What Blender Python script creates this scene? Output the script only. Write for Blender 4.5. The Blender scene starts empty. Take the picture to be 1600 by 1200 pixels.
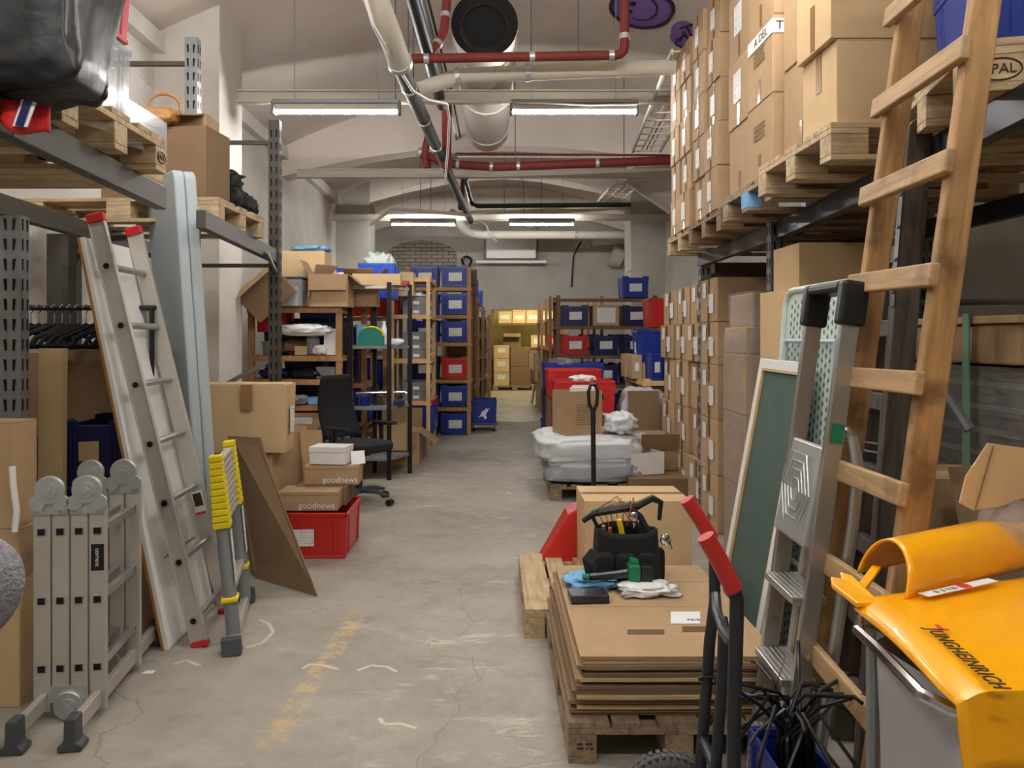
import bpy, bmesh, math, random
from mathutils import Vector, Matrix, noise, Euler
random.seed(7)
S = bpy.context.scene
C = S.collection
V = Vector
PI = math.pi
# ---------------------------------------------------------------- camera
cd = bpy.data.cameras.new('camera'); cam = bpy.data.objects.new('camera', cd); C.objects.link(cam)
cam.location = (0, 0, 1.5); cam.rotation_euler = (PI/2, 0, 0)
cd.sensor_width = 36; cd.lens = 27.0; cd.shift_x = 30/1600; cd.shift_y = -75/1600
cd.clip_start = 0.05; cd.clip_end = 100
S.camera = cam
# ---------------------------------------------------------------- world + view
w = bpy.data.worlds.new('world'); S.world = w; w.use_nodes = True
w.node_tree.nodes['Background'].inputs[0].default_value = (0.75, 0.8, 0.9, 1)
w.node_tree.nodes['Background'].inputs[1].default_value = 0.05
S.view_settings.view_transform = 'Standard'; S.view_settings.look = 'None'
S.view_settings.exposure = 2.38; S.view_settings.gamma = 1; S.view_settings.use_curve_mapping = False
TUBE = 46.0          # emission of the ceiling tubes
# ---------------------------------------------------------------- helpers
def P(px, py, Y): return V(((px-770)/1200*Y, Y, 1.5+(525-py)/1200*Y))
def Fl(px, py):
    Y = 1800/(py-525); return V(((px-770)/1200*Y, Y, 0))
def lin(c):
    c /= 255.0
    return c/12.92 if c <= 0.04045 else ((c+0.055)/1.055)**2.4
def rgb(r, g, b): return (lin(r), lin(g), lin(b), 1)
def tag(o, label=None, cat=None, group=None, kind=None):
    if label: o['label'] = label
    if cat: o['category'] = cat
    if group: o['group'] = group
    if kind: o['kind'] = kind
    return o
def empty(name, M=None, loc=None, rz=0):
    o = bpy.data.objects.new(name, None); C.objects.link(o); o.empty_display_size = 0.1
    if M is not None: o.matrix_world = M
    if loc is not None: o.location = loc; o.rotation_euler = (0, 0, rz)
    return o
def frame(A, B, T):
    x = (B-A).normalized(); z = (T-A); z = (z - x*z.dot(x)).normalized(); y = z.cross(x)
    M = Matrix.Identity(4)
    for i in range(3): M[i][0] = x[i]; M[i][1] = y[i]; M[i][2] = z[i]; M[i][3] = A[i]
    return M
class MB:
    def __init__(s, M=None): s.v = []; s.f = []; s.m = []; s.mi = 0; s.M = M or Matrix.Identity(4)
    def add(s, vs, fs):
        b = len(s.v); s.v += [s.M @ V(p) for p in vs]
        for f in fs: s.f.append([b+i for i in f]); s.m.append(s.mi)
        return s
    def box(s, x0, x1, y0, y1, z0, z1):
        return s.add([(x0,y0,z0),(x1,y0,z0),(x1,y1,z0),(x0,y1,z0),(x0,y0,z1),(x1,y0,z1),(x1,y1,z1),(x0,y1,z1)],
                     [(3,2,1,0),(4,5,6,7),(0,1,5,4),(1,2,6,5),(2,3,7,6),(3,0,4,7)])
    def rbox(s, c, sz, rot):      # rotated box: centre, size, euler
        R = Matrix.Translation(V(c)) @ Euler(rot).to_matrix().to_4x4(); old = s.M; s.M = s.M @ R
        s.box(-sz[0]/2, sz[0]/2, -sz[1]/2, sz[1]/2, -sz[2]/2, sz[2]/2); s.M = old; return s
    def bar(s, p, q, wd, th, up=V((0,0,1))):
        p = V(p); q = V(q); d = (q-p).normalized(); up = V(up); sd = d.cross(up)
        if sd.length < 1e-4: sd = d.cross(V((1,0,0)))
        sd.normalize(); u = sd.cross(d)
        a = sd*wd/2; b = u*th/2
        return s.add([p-a-b, p+a-b, p+a+b, p-a+b, q-a-b, q+a-b, q+a+b, q-a+b],
                     [(3,2,1,0),(4,5,6,7),(0,1,5,4),(1,2,6,5),(2,3,7,6),(3,0,4,7)])
    def tube(s, pts, r, n=10, closed=False):
        pts = [V(p) for p in pts]; N = len(pts); rs = r if isinstance(r, (list, tuple)) else [r]*N
        t = (pts[1]-pts[0]).normalized(); a = t.cross(V((0,0,1)))
        if a.length < 1e-3: a = t.cross(V((1,0,0)))
        a.normalize(); vs = []; fs = []
        for i in range(N):
            if closed: t = (pts[(i+1) % N]-pts[i-1]).normalized()
            elif i == 0: t = (pts[1]-pts[0]).normalized()
            elif i == N-1: t = (pts[-1]-pts[-2]).normalized()
            else: t = ((pts[i+1]-pts[i]).normalized()+(pts[i]-pts[i-1]).normalized()).normalized()
            a = (a - t*a.dot(t)).normalized(); b = t.cross(a)
            for k in range(n):
                th = 2*PI*k/n; vs.append(pts[i]+(a*math.cos(th)+b*math.sin(th))*rs[i])
        for i in range(N if closed else N-1):
            j = (i+1) % N
            for k in range(n): fs.append((i*n+k, i*n+(k+1) % n, j*n+(k+1) % n, j*n+k))
        if not closed: fs.append(tuple(reversed(range(n)))); fs.append(tuple((N-1)*n+k for k in range(n)))
        return s.add(vs, fs)
    def lathe(s, prof, n=20, c=(0,0,0), axis='z'):
        c = V(c); vs = []; fs = []
        for r, z in prof:
            for k in range(n):
                th = 2*PI*k/n; p = (r*math.cos(th), r*math.sin(th), z)
                if axis == 'x': p = (p[2], p[0], p[1])
                if axis == 'y': p = (p[0], p[2], -p[1])
                vs.append(c+V(p))
        m = len(prof)
        for i in range(m-1):
            for k in range(n): fs.append((i*n+k, i*n+(k+1) % n, (i+1)*n+(k+1) % n, (i+1)*n+k))
        fs.append(tuple(reversed(range(n)))); fs.append(tuple((m-1)*n+k for k in range(n)))
        return s.add(vs, fs)
    def prism(s, poly, y0, y1):   # polygon in x,z extruded along y
        n = len(poly)
        vs = [(x, y0, z) for x, z in poly]+[(x, y1, z) for x, z in poly]
        fs = [tuple(range(n)), tuple(reversed(range(n, 2*n)))]+[((i+1) % n, i, n+i, n+(i+1) % n) for i in range(n)]
        return s.add(vs, fs)
    def slab(s, q, th):           # planar-ish polygon thickened along its normal
        q = [V(p) for p in q]; nrm = (q[1]-q[0]).cross(q[-1]-q[0]).normalized()*th; n = len(q)
        return s.add(q+[p+nrm for p in q], [tuple(reversed(range(n))), tuple(range(n, 2*n))]+[(i, (i+1) % n, n+(i+1) % n, n+i) for i in range(n)])
    def grid(s, fn, nu, nv, wrap=False):
        vs = [fn(i/nu, j/nv) for j in range(nv+1) for i in range(nu+(0 if wrap else 1))]; W = nu if wrap else nu+1; fs = []
        for j in range(nv):
            for i in range(nu): fs.append((j*W+i, j*W+(i+1) % W, (j+1)*W+(i+1) % W, (j+1)*W+i))
        return s.add(vs, fs)
    def blob(s, c, sz, amp=0.1, freq=3, nu=36, nv=20, p=0.7, seed=0, flat=True, fold=0.0):
        c = V(c); vs = []; fs = []
        sg = lambda a, e: math.copysign(abs(a)**e, a)
        for j in range(nv+1):
            ph = -PI/2+PI*j/nv
            for i in range(nu):
                th = 2*PI*i/nu
                d = V((sg(math.cos(th), p)*abs(math.cos(ph))**p, sg(math.sin(th), p)*abs(math.cos(ph))**p, sg(math.sin(ph), p)))
                k = 1+amp*noise.noise(d*freq+V((seed*7.3, 0, 0)))+fold*(1-abs(noise.noise(d*freq*2.3+V((0, seed*3.1, 5))))*3)
                q = V((d.x*sz[0]/2*k, d.y*sz[1]/2*k, d.z*sz[2]/2*k))
                if flat: q.z = max(q.z, -sz[2]/2)
                vs.append(c+q)
        for j in range(nv):
            for i in range(nu): fs.append((j*nu+i, j*nu+(i+1) % nu, (j+1)*nu+(i+1) % nu, (j+1)*nu+i))
        fs.append(tuple(reversed(range(nu)))); fs.append(tuple(nv*nu+k for k in range(nu)))
        return s.add(vs, fs)
    def build(s, name, mats, parent=None, loc=None, smooth=False, bevel=0, solid=0, ang=35, seg=2, recalc=False):
        if not isinstance(mats, (list, tuple)): mats = [mats]
        me = bpy.data.meshes.new(name); L = V(loc) if loc is not None else V((0,0,0))
        me.from_pydata([p-L for p in s.v], [], s.f)
        for m in mats: me.materials.append(m)
        if len(mats) > 1: me.polygons.foreach_set('material_index', s.m)
        if recalc:
            bm = bmesh.new(); bm.from_mesh(me); bmesh.ops.recalc_face_normals(bm, faces=bm.faces); bm.to_mesh(me); bm.free()
        me.update()
        if smooth:
            me.polygons.foreach_set('use_smooth', [True]*len(me.polygons))
            if ang < 180: me.set_sharp_from_angle(angle=math.radians(ang))
        o = bpy.data.objects.new(name, me); C.objects.link(o)
        if parent: o.parent = parent
        o.location = L
        if solid:
            m = o.modifiers.new('solid', 'SOLIDIFY'); m.thickness = solid; m.offset = 0
        if bevel:
            m = o.modifiers.new('bevel', 'BEVEL'); m.width = bevel; m.segments = seg; m.limit_method = 'ANGLE'; m.angle_limit = math.radians(40)
        return o
def kids(o): return [c for c in o.children]
def dup(o, loc=None, rz=None, label=None, group=None, parent=None, scale=None):
    c = o.copy(); C.objects.link(c); c.parent = parent
    if loc is not None: c.location = loc
    if rz is not None: c.rotation_euler = (0, 0, rz)
    if scale is not None: c.scale = scale
    if label: c['label'] = label
    if group: c['group'] = group
    for ch in kids(o): dup(ch, parent=c)
    return c
def text_obj(txt, size, mat, parent, M, name='lettering', ext=0.0006, sx=1.0, align='CENTER', sp=1.0, bold=0.0):
    cu = bpy.data.curves.new('t', 'FONT'); cu.body = txt; cu.size = size; cu.extrude = ext; cu.align_x = align; cu.align_y = 'CENTER'; cu.resolution_u = 3; cu.space_character = sp; cu.offset = bold
    t = bpy.data.objects.new('t', cu); C.objects.link(t)
    dg = bpy.context.evaluated_depsgraph_get(); me = bpy.data.meshes.new_from_object(t.evaluated_get(dg))
    bpy.data.objects.remove(t); me.name = name; me.materials.clear(); me.materials.append(mat)
    o = bpy.data.objects.new(name, me); C.objects.link(o); o.parent = parent
    o.matrix_local = M @ Matrix.Diagonal((sx, 1, 1, 1)); return o
def marks(rows, wd, hh, mat, parent, M4, seed=1):   # illegible printing: short bars of ink in rows
    rn = random.Random(seed); mb = MB()
    for i in range(rows):
        x = -wd/2; y = hh/2-hh*(i+.5)/rows
        while x < wd/2-.01:
            l = rn.uniform(.006, .03); l = min(l, wd/2-x); mb.box(x, x+l, y-hh/rows*.28, y+hh/rows*.28, 0, .0006); x += l+rn.uniform(.004, .01)
    o = mb.build('printed_marks', mat, parent); o.matrix_local = M4; return o
# text frames: letters run along 'right', tops point 'up'
def tframe(c, right, up):
    r = V(right).normalized(); u = V(up).normalized(); n = r.cross(u); M = Matrix.Identity(4)
    for i in range(3): M[i][0] = r[i]; M[i][1] = u[i]; M[i][2] = n[i]; M[i][3] = c[i]
    return M
# ---------------------------------------------------------------- materials
def newmat(name):
    m = bpy.data.materials.new(name); m.use_nodes = True; nt = m.node_tree; return m, nt, nt.nodes['Principled BSDF']
def N(nt, t, **kw):
    n = nt.nodes.new(t)
    for k, v in kw.items(): setattr(n, k, v)
    return n
def plain(name, c, rough=0.5, metal=0, spec=0.5, var=0.0, bump=0.0, bs=60, alpha=1, trans=0, emit=None, es=0, coat=0):
    m, nt, b = newmat(name)
    b.inputs['Base Color'].default_value = c; b.inputs['Roughness'].default_value = rough; b.inputs['Metallic'].default_value = metal
    b.inputs['Specular IOR Level'].default_value = spec; b.inputs['Alpha'].default_value = alpha; b.inputs['Transmission Weight'].default_value = trans
    b.inputs['Coat Weight'].default_value = coat
    if emit: b.inputs['Emission Color'].default_value = emit; b.inputs['Emission Strength'].default_value = es
    if var or bump:
        tc = N(nt, 'ShaderNodeTexCoord'); no = N(nt, 'ShaderNodeTexNoise'); no.inputs['Scale'].default_value = bs; no.inputs['Detail'].default_value = 4
        nt.links.new(tc.outputs['Object'], no.inputs['Vector'])
        if var:
            n2 = N(nt, 'ShaderNodeTexNoise'); n2.inputs['Scale'].default_value = 6; n2.inputs['Detail'].default_value = 6; nt.links.new(tc.outputs['Object'], n2.inputs['Vector'])
            rr = N(nt, 'ShaderNodeObjectInfo')
            ad = N(nt, 'ShaderNodeMath', operation='MULTIPLY_ADD'); ad.inputs[1].default_value = 0.5; nt.links.new(rr.outputs['Random'], ad.inputs[0]); nt.links.new(n2.outputs['Fac'], ad.inputs[2])
            mr = N(nt, 'ShaderNodeMapRange'); mr.inputs['From Min'].default_value = 0.3; mr.inputs['From Max'].default_value = 1.2
            mr.inputs['To Min'].default_value = 1-var; mr.inputs['To Max'].default_value = 1+var; nt.links.new(ad.outputs[0], mr.inputs['Value'])
            mx = N(nt, 'ShaderNodeVectorMath', operation='SCALE'); mx.inputs[0].default_value = c[:3]; nt.links.new(mr.outputs[0], mx.inputs['Scale'])
            nt.links.new(mx.outputs[0], b.inputs['Base Color'])
        if bump:
            bp = N(nt, 'ShaderNodeBump'); bp.inputs['Strength'].default_value = bump; bp.inputs['Distance'].default_value = 0.01
            nt.links.new(no.outputs['Fac'], bp.inputs['Height']); nt.links.new(bp.outputs[0], b.inputs['Normal'])
    return m
def wood(name, c1, c2, scale=1.0, rough=0.65, axis='Z', stains=0.0):
    m, nt, b = newmat(name); tc = N(nt, 'ShaderNodeTexCoord'); mp = N(nt, 'ShaderNodeMapping')
    s = {'X': (1.2, 14, 14), 'Y': (14, 1.2, 14), 'Z': (14, 14, 1.2)}[axis]; mp.inputs['Scale'].default_value = [q*scale for q in s]
    no = N(nt, 'ShaderNodeTexNoise'); no.inputs['Scale'].default_value = 2.2; no.inputs['Detail'].default_value = 8; no.inputs['Roughness'].default_value = 0.65; no.inputs['Distortion'].default_value = 0.6
    ri = N(nt, 'ShaderNodeObjectInfo'); av = N(nt, 'ShaderNodeVectorMath', operation='ADD')
    nt.links.new(tc.outputs['Object'], av.inputs[0]); nt.links.new(ri.outputs['Random'], av.inputs[1])
    nt.links.new(av.outputs[0], mp.inputs['Vector']); nt.links.new(mp.outputs[0], no.inputs['Vector'])
    cr = N(nt, 'ShaderNodeValToRGB'); cr.color_ramp.elements[0].position = 0.35; cr.color_ramp.elements[1].position = 0.65
    cr.color_ramp.elements[0].color = c1; cr.color_ramp.elements[1].color = c2; nt.links.new(no.outputs['Fac'], cr.inputs['Fac'])
    out = cr.outputs[0]
    if stains:
        n3 = N(nt, 'ShaderNodeTexNoise'); n3.inputs['Scale'].default_value = 7; n3.inputs['Detail'].default_value = 5; nt.links.new(av.outputs[0], n3.inputs['Vector'])
        r3 = N(nt, 'ShaderNodeMapRange'); r3.inputs['From Min'].default_value = 0.56; r3.inputs['From Max'].default_value = 0.68; r3.inputs['To Max'].default_value = stains; nt.links.new(n3.outputs['Fac'], r3.inputs['Value'])
        mx = N(nt, 'ShaderNodeMix', data_type='RGBA'); mx.inputs[7].default_value = (c1[0]*0.25, c1[1]*0.2, c1[2]*0.2, 1); nt.links.new(r3.outputs[0], mx.inputs[0]); nt.links.new(out, mx.inputs[6]); out = mx.outputs[2]
    nt.links.new(out, b.inputs['Base Color']); b.inputs['Roughness'].default_value = rough
    bp = N(nt, 'ShaderNodeBump'); bp.inputs['Strength'].default_value = 0.35; bp.inputs['Distance'].default_value = 0.004; nt.links.new(no.outputs['Fac'], bp.inputs['Height']); nt.links.new(bp.outputs[0], b.inputs['Normal'])
    return m
def film(name, c, alpha=0.35, rough=0.12, bump=0.6, sc=9):
    m, nt, b = newmat(name); b.inputs['Base Color'].default_value = c; b.inputs['Roughness'].default_value = rough; b.inputs['Specular IOR Level'].default_value = 0.9
    tc = N(nt, 'ShaderNodeTexCoord'); mp = N(nt, 'ShaderNodeMapping'); mp.inputs['Scale'].default_value = (1, 1, 2.5)
    no = N(nt, 'ShaderNodeTexNoise'); no.inputs['Scale'].default_value = sc; no.inputs['Detail'].default_value = 5; no.inputs['Distortion'].default_value = 1.5
    nt.links.new(tc.outputs['Object'], mp.inputs[0]); nt.links.new(mp.outputs[0], no.inputs['Vector'])
    bp = N(nt, 'ShaderNodeBump'); bp.inputs['Strength'].default_value = bump; bp.inputs['Distance'].default_value = 0.03; nt.links.new(no.outputs['Fac'], bp.inputs['Height']); nt.links.new(bp.outputs[0], b.inputs['Normal'])
    mr = N(nt, 'ShaderNodeMapRange'); mr.inputs['From Min'].default_value = 0.35; mr.inputs['From Max'].default_value = 0.7; mr.inputs['To Min'].default_value = alpha*0.75; mr.inputs['To Max'].default_value = min(1, alpha*1.3)
    nt.links.new(no.outputs['Fac'], mr.inputs['Value']); nt.links.new(mr.outputs[0], b.inputs['Alpha']); return m
def paper(name, base, ink, rows=9, dens=0.5):
    m, nt, b = newmat(name); tc = N(nt, 'ShaderNodeTexCoord'); sp = N(nt, 'ShaderNodeSeparateXYZ'); nt.links.new(tc.outputs['Object'], sp.inputs[0])
    ad = N(nt, 'ShaderNodeMath', operation='ADD'); nt.links.new(sp.outputs['X'], ad.inputs[0]); nt.links.new(sp.outputs['Y'], ad.inputs[1])
    cb = N(nt, 'ShaderNodeCombineXYZ'); m1 = N(nt, 'ShaderNodeMath', operation='MULTIPLY'); m1.inputs[1].default_value = 90; nt.links.new(ad.outputs[0], m1.inputs[0]); nt.links.new(m1.outputs[0], cb.inputs['X'])
    m2 = N(nt, 'ShaderNodeMath', operation='MULTIPLY'); m2.inputs[1].default_value = 55; nt.links.new(sp.outputs['Z'], m2.inputs[0]); fl = N(nt, 'ShaderNodeMath', operation='FLOOR'); nt.links.new(m2.outputs[0], fl.inputs[0]); nt.links.new(fl.outputs[0], cb.inputs['Y'])
    fr = N(nt, 'ShaderNodeMath', operation='FRACT'); nt.links.new(m2.outputs[0], fr.inputs[0])
    gt = N(nt, 'ShaderNodeMath', operation='GREATER_THAN'); gt.inputs[1].default_value = 0.6; nt.links.new(fr.outputs[0], gt.inputs[0])
    no = N(nt, 'ShaderNodeTexNoise'); no.inputs['Scale'].default_value = 1.3; nt.links.new(cb.outputs[0], no.inputs['Vector'])
    g2 = N(nt, 'ShaderNodeMath', operation='GREATER_THAN'); g2.inputs[1].default_value = dens; nt.links.new(no.outputs['Fac'], g2.inputs[0])
    mu = N(nt, 'ShaderNodeMath', operation='MULTIPLY'); nt.links.new(gt.outputs[0], mu.inputs[0]); nt.links.new(g2.outputs[0], mu.inputs[1])
    mx = N(nt, 'ShaderNodeMix', data_type='RGBA'); mx.inputs[6].default_value = base; mx.inputs[7].default_value = ink; nt.links.new(mu.outputs[0], mx.inputs[0]); nt.links.new(mx.outputs[2], b.inputs['Base Color'])
    b.inputs['Roughness'].default_value = 0.6; return m
def plaster(name, c, c2, sc=1.2):
    m, nt, b = newmat(name); tc = N(nt, 'ShaderNodeTexCoord')
    n1 = N(nt, 'ShaderNodeTexNoise'); n1.inputs['Scale'].default_value = sc; n1.inputs['Detail'].default_value = 8; n1.inputs['Roughness'].default_value = 0.6; nt.links.new(tc.outputs['Object'], n1.inputs['Vector'])
    cr = N(nt, 'ShaderNodeValToRGB'); cr.color_ramp.elements[0].position = 0.3; cr.color_ramp.elements[1].position = 0.62; cr.color_ramp.elements[0].color = c2; cr.color_ramp.elements[1].color = c
    nt.links.new(n1.outputs['Fac'], cr.inputs['Fac']); nt.links.new(cr.outputs[0], b.inputs['Base Color']); b.inputs['Roughness'].default_value = 0.75
    n2 = N(nt, 'ShaderNodeTexNoise'); n2.inputs['Scale'].default_value = 14; n2.inputs['Detail'].default_value = 6; nt.links.new(tc.outputs['Object'], n2.inputs['Vector'])
    bp = N(nt, 'ShaderNodeBump'); bp.inputs['Strength'].default_value = 0.25; bp.inputs['Distance'].default_value = 0.02; nt.links.new(n2.outputs['Fac'], bp.inputs['Height']); nt.links.new(bp.outputs[0], b.inputs['Normal']); return m
def floor_mat():
    m, nt, b = newmat('concrete_floor'); L = nt.links.new; tc = N(nt, 'ShaderNodeTexCoord')
    def noise_(s, d=6, r=0.6, dist=0, vec=None):
        n = N(nt, 'ShaderNodeTexNoise'); n.inputs['Scale'].default_value = s; n.inputs['Detail'].default_value = d; n.inputs['Roughness'].default_value = r; n.inputs['Distortion'].default_value = dist
        L(vec or tc.outputs['Object'], n.inputs['Vector']); return n.outputs['Fac']
    def rng(v, a, b_, c=0, d=1):
        r = N(nt, 'ShaderNodeMapRange'); r.inputs['From Min'].default_value = a; r.inputs['From Max'].default_value = b_; r.inputs['To Min'].default_value = c; r.inputs['To Max'].default_value = d; L(v, r.inputs['Value']); return r.outputs[0]
    def mix(f, a, b_):
        x = N(nt, 'ShaderNodeMix', data_type='RGBA'); L(f, x.inputs[0])
        for s_, q in ((6, a), (7, b_)):
            if isinstance(q, tuple): x.inputs[s_].default_value = q
            else: L(q, x.inputs[s_])
        return x.outputs[2]
    def mul(a, b_, op='MULTIPLY'):
        x = N(nt, 'ShaderNodeMath', operation=op)
        for i, q in enumerate((a, b_)):
            if isinstance(q, (int, float)): x.inputs[i].default_value = q
            else: L(q, x.inputs[i])
        return x.outputs[0]
    base = mix(rng(noise_(0.9, 9, 0.65), 0.32, 0.68), rgb(140,134,124), rgb(174,167,155))
    base = mix(rng(noise_(7, 8, 0.7), 0.5, 0.8, 0, 0.5), base, rgb(112,108,101))
    base = mix(rng(noise_(38, 6, 0.7), 0.55, 0.75, 0, 0.35), base, rgb(198,194,184))
    # worn whitish streaks across the aisle
    mp = N(nt, 'ShaderNodeMapping'); mp.inputs['Scale'].default_value = (1.0, 3.2, 1); L(tc.outputs['Object'], mp.inputs[0])
    st = mul(rng(noise_(2.6, 9, 0.72, 0.7, mp.outputs[0]), 0.56, 0.66), rng(noise_(0.5, 2), 0.42, 0.6))
    base = mix(mul(st, 0.75), base, rgb(222,216,196))
    sp = N(nt, 'ShaderNodeSeparateXYZ'); L(tc.outputs['Object'], sp.inputs[0])
    # yellow faded line running along the aisle near the camera
    xx = mul(sp.outputs['X'], mul(mul(sp.outputs['Y'], -3.4, 'ADD'), -0.07), 'ADD')
    d = mul(mul(xx, 0.78, 'ADD'), 0, 'ADD'); dab = N(nt, 'ShaderNodeMath', operation='ABSOLUTE'); L(d, dab.inputs[0])
    ym = mul(rng(dab.outputs[0], 0.035, 0.06, 1, 0), mul(rng(sp.outputs['Y'], 2.75, 2.85), rng(sp.outputs['Y'], 4.05, 4.25, 1, 0)))
    ym = mul(ym, rng(noise_(13, 8, 0.75), 0.46, 0.56)); base = mix(mul(ym, 0.6), base, rgb(214,182,118))
    # cracks
    vo = N(nt, 'ShaderNodeTexVoronoi', feature='DISTANCE_TO_EDGE'); vo.inputs['Scale'].default_value = 0.62
    ds = N(nt, 'ShaderNodeTexNoise'); ds.inputs['Scale'].default_value = 2.5; ds.inputs['Detail'].default_value = 6; L(tc.outputs['Object'], ds.inputs['Vector'])
    av = N(nt, 'ShaderNodeVectorMath', operation='ADD'); L(tc.outputs['Object'], av.inputs[0])
    sc = N(nt, 'ShaderNodeVectorMath', operation='SCALE'); sc.inputs['Scale'].default_value = 0.5; L(ds.outputs['Color'], sc.inputs[0]); L(sc.outputs[0], av.inputs[1]); L(av.outputs[0], vo.inputs['Vector'])
    ck = rng(vo.outputs['Distance'], 0.0, 0.004, 0.45, 0); base = mix(ck, base, rgb(88,82,76))
    L(base, b.inputs['Base Color']); L(rng(noise_(5, 6), 0.3, 0.7, 0.42, 0.7), b.inputs['Roughness'])
    bp = N(nt, 'ShaderNodeBump'); bp.inputs['Strength'].default_value = 0.3; bp.inputs['Distance'].default_value = 0.01; L(noise_(22, 8), bp.inputs['Height']); L(bp.outputs[0], b.inputs['Normal'])
    return m
def brickmat():
    m, nt, b = newmat('painted_brick'); tc = N(nt, 'ShaderNodeTexCoord'); br = N(nt, 'ShaderNodeTexBrick'); mp = N(nt, 'ShaderNodeMapping'); mp.inputs['Rotation'].default_value = (PI/2, 0, 0)
    nt.links.new(tc.outputs['Object'], mp.inputs[0]); nt.links.new(mp.outputs[0], br.inputs['Vector'])
    br.inputs['Scale'].default_value = 1; br.inputs['Brick Width'].default_value = 0.26; br.inputs['Row Height'].default_value = 0.085; br.inputs['Mortar Size'].default_value = 0.008
    br.inputs['Color1'].default_value = rgb(168,160,148); br.inputs['Color2'].default_value = rgb(150,142,130); br.inputs['Mortar'].default_value = rgb(62,56,50)
    nt.links.new(br.outputs['Color'], b.inputs['Base Color']); b.inputs['Roughness'].default_value = 0.8; return m
M = {}
M['card'] = plain('cardboard', rgb(178,149,115), 0.8, var=0.13, bump=0.12, bs=40, spec=0.2)
M['card_l'] = plain('light_cardboard', rgb(206,178,136), 0.8, var=0.08, bump=0.1, bs=40, spec=0.2)
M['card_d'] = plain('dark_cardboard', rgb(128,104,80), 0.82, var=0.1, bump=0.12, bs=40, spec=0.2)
M['card_in'] = plain('cardboard_inside', rgb(150,124,96), 0.85, var=0.1, spec=0.15)
M['tape'] = plain('brown_tape', rgb(150,112,72), 0.22, spec=0.6)
M['tape_d'] = plain('dark_tape', rgb(112,84,56), 0.25, spec=0.6)
M['label'] = paper('printed_paper', rgb(228,228,226), rgb(150,150,154), 9, .56)
M['white'] = plain('white_paint', rgb(232,232,230), 0.4)
M['whitep'] = plain('white_paper', rgb(238,238,238), 0.6)
M['blue'] = plain('blue_plastic', rgb(28,54,142), 0.34, var=0.08, spec=0.5)
M['blueb'] = plain('bright_blue_plastic', rgb(44,84,206), 0.32, var=0.05)
M['navy'] = plain('dark_blue_plastic', rgb(26,34,84), 0.4, var=0.08)
M['red'] = plain('red_plastic', rgb(192,42,38), 0.35, var=0.06)
M['pink'] = plain('pale_red_plastic', rgb(206,92,100), 0.3, var=0.05, alpha=0.9)
M['grey'] = plain('grey_plastic', rgb(132,136,138), 0.45)
M['dgrey'] = plain('dark_grey_plastic', rgb(70,74,78), 0.5)
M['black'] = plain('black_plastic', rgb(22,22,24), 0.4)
M['blackf'] = plain('black_fabric', rgb(20,20,22), 0.85, bump=0.3, bs=300)
M['leather'] = plain('black_leather', rgb(24,25,28), 0.42, bump=0.8, bs=7, spec=0.6)
M['alu'] = plain('aluminium', rgb(192,192,190), 0.36, 0.92)
M['alum'] = plain('matt_aluminium', rgb(200,196,188), 0.5, 0.55, var=0.04)
M['zinc'] = plain('zinc_plate', rgb(196,200,200), 0.4, 0.65)
M['steel'] = plain('grey_painted_steel', rgb(104,108,110), 0.5, 0.35, var=0.08)
M['steel_d'] = plain('dark_grey_steel', rgb(58,60,66), 0.35, 0.5)
M['steel_b'] = plain('brown_grey_steel', rgb(84,80,74), 0.55, 0.2, var=0.08)
M['steel_s'] = plain('galvanised_steel', rgb(152,156,158), 0.45, 0.6, var=0.08)
M['blacks'] = plain('black_steel', rgb(26,26,28), 0.4, 0.3)
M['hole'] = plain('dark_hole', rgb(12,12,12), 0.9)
M['chrome'] = plain('chrome', rgb(210,210,212), 0.15, 1.0)
M['pal'] = wood('pallet_wood', rgb(160,134,100), rgb(204,182,144), 1.0, axis='X', stains=0.3)
M['pal_o'] = wood('old_pallet_wood', rgb(118,100,80), rgb(168,146,118), 1.0, axis='X', stains=0.35)
M['pal_d'] = wood('dark_pallet_wood', rgb(98,74,50), rgb(140,108,76), 1.0, axis='X', stains=0.3)
M['lad'] = wood('ladder_wood', rgb(146,110,68), rgb(190,150,100), 1.0, stains=0.6)
M['rung'] = wood('rung_wood', rgb(158,126,88), rgb(192,160,118), 1.0, axis='X', stains=0.4)
M['old'] = wood('weathered_wood', rgb(52,46,42), rgb(98,90,82), 1.2, stains=0.4)
M['shelf'] = wood('shelf_wood', rgb(150,108,66), rgb(182,138,90), 1.0)
M['shelf_l'] = wood('pale_shelf_wood', rgb(206,166,112), rgb(226,192,140), 1.0)
M['shelf_d'] = wood('brown_shelf_wood', rgb(92,66,44), rgb(124,92,62), 1.0)
M['yellow'] = plain('yellow_plastic', rgb(240,216,22), 0.4)
M['jung'] = plain('orange_yellow_plastic', rgb(255,178,6), 0.28, spec=0.5, coat=0.3)
M['ink'] = plain('dark_ink', rgb(60,42,20), 0.5)
M['redink'] = plain('red_ink', rgb(214,60,50), 0.5)
M['brass_ink'] = plain('stamp_ink', rgb(70,34,16), 0.7)
M['wall'] = plaster('wall_plaster', rgb(222,218,210), rgb(202,197,188))
M['wallg'] = plaster('grey_wall_plaster', rgb(190,186,177), rgb(166,161,151))
M['ceil'] = plaster('ceiling_plaster', rgb(232,222,212), rgb(214,203,193), 0.7)
M['yellowwall'] = plaster('yellow_wall_plaster', rgb(206,196,140), rgb(186,174,120))
M['floor'] = floor_mat()
M['brick'] = brickmat()
M['cream'] = plain('cream_painted_pipe', rgb(204,198,184), 0.7, var=0.05, spec=.3)
M['duct'] = plain('white_duct', rgb(206,200,190), 0.5)
M['redpipe'] = plain('dark_red_pipe', rgb(120,50,44), 0.6, var=0.08, spec=.3)
M['gpipe'] = plain('grey_pipe', rgb(88,86,86), 0.7, var=0.08, spec=.3)
M['bpipe'] = plain('black_pipe', rgb(36,34,36), 0.5)
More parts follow.
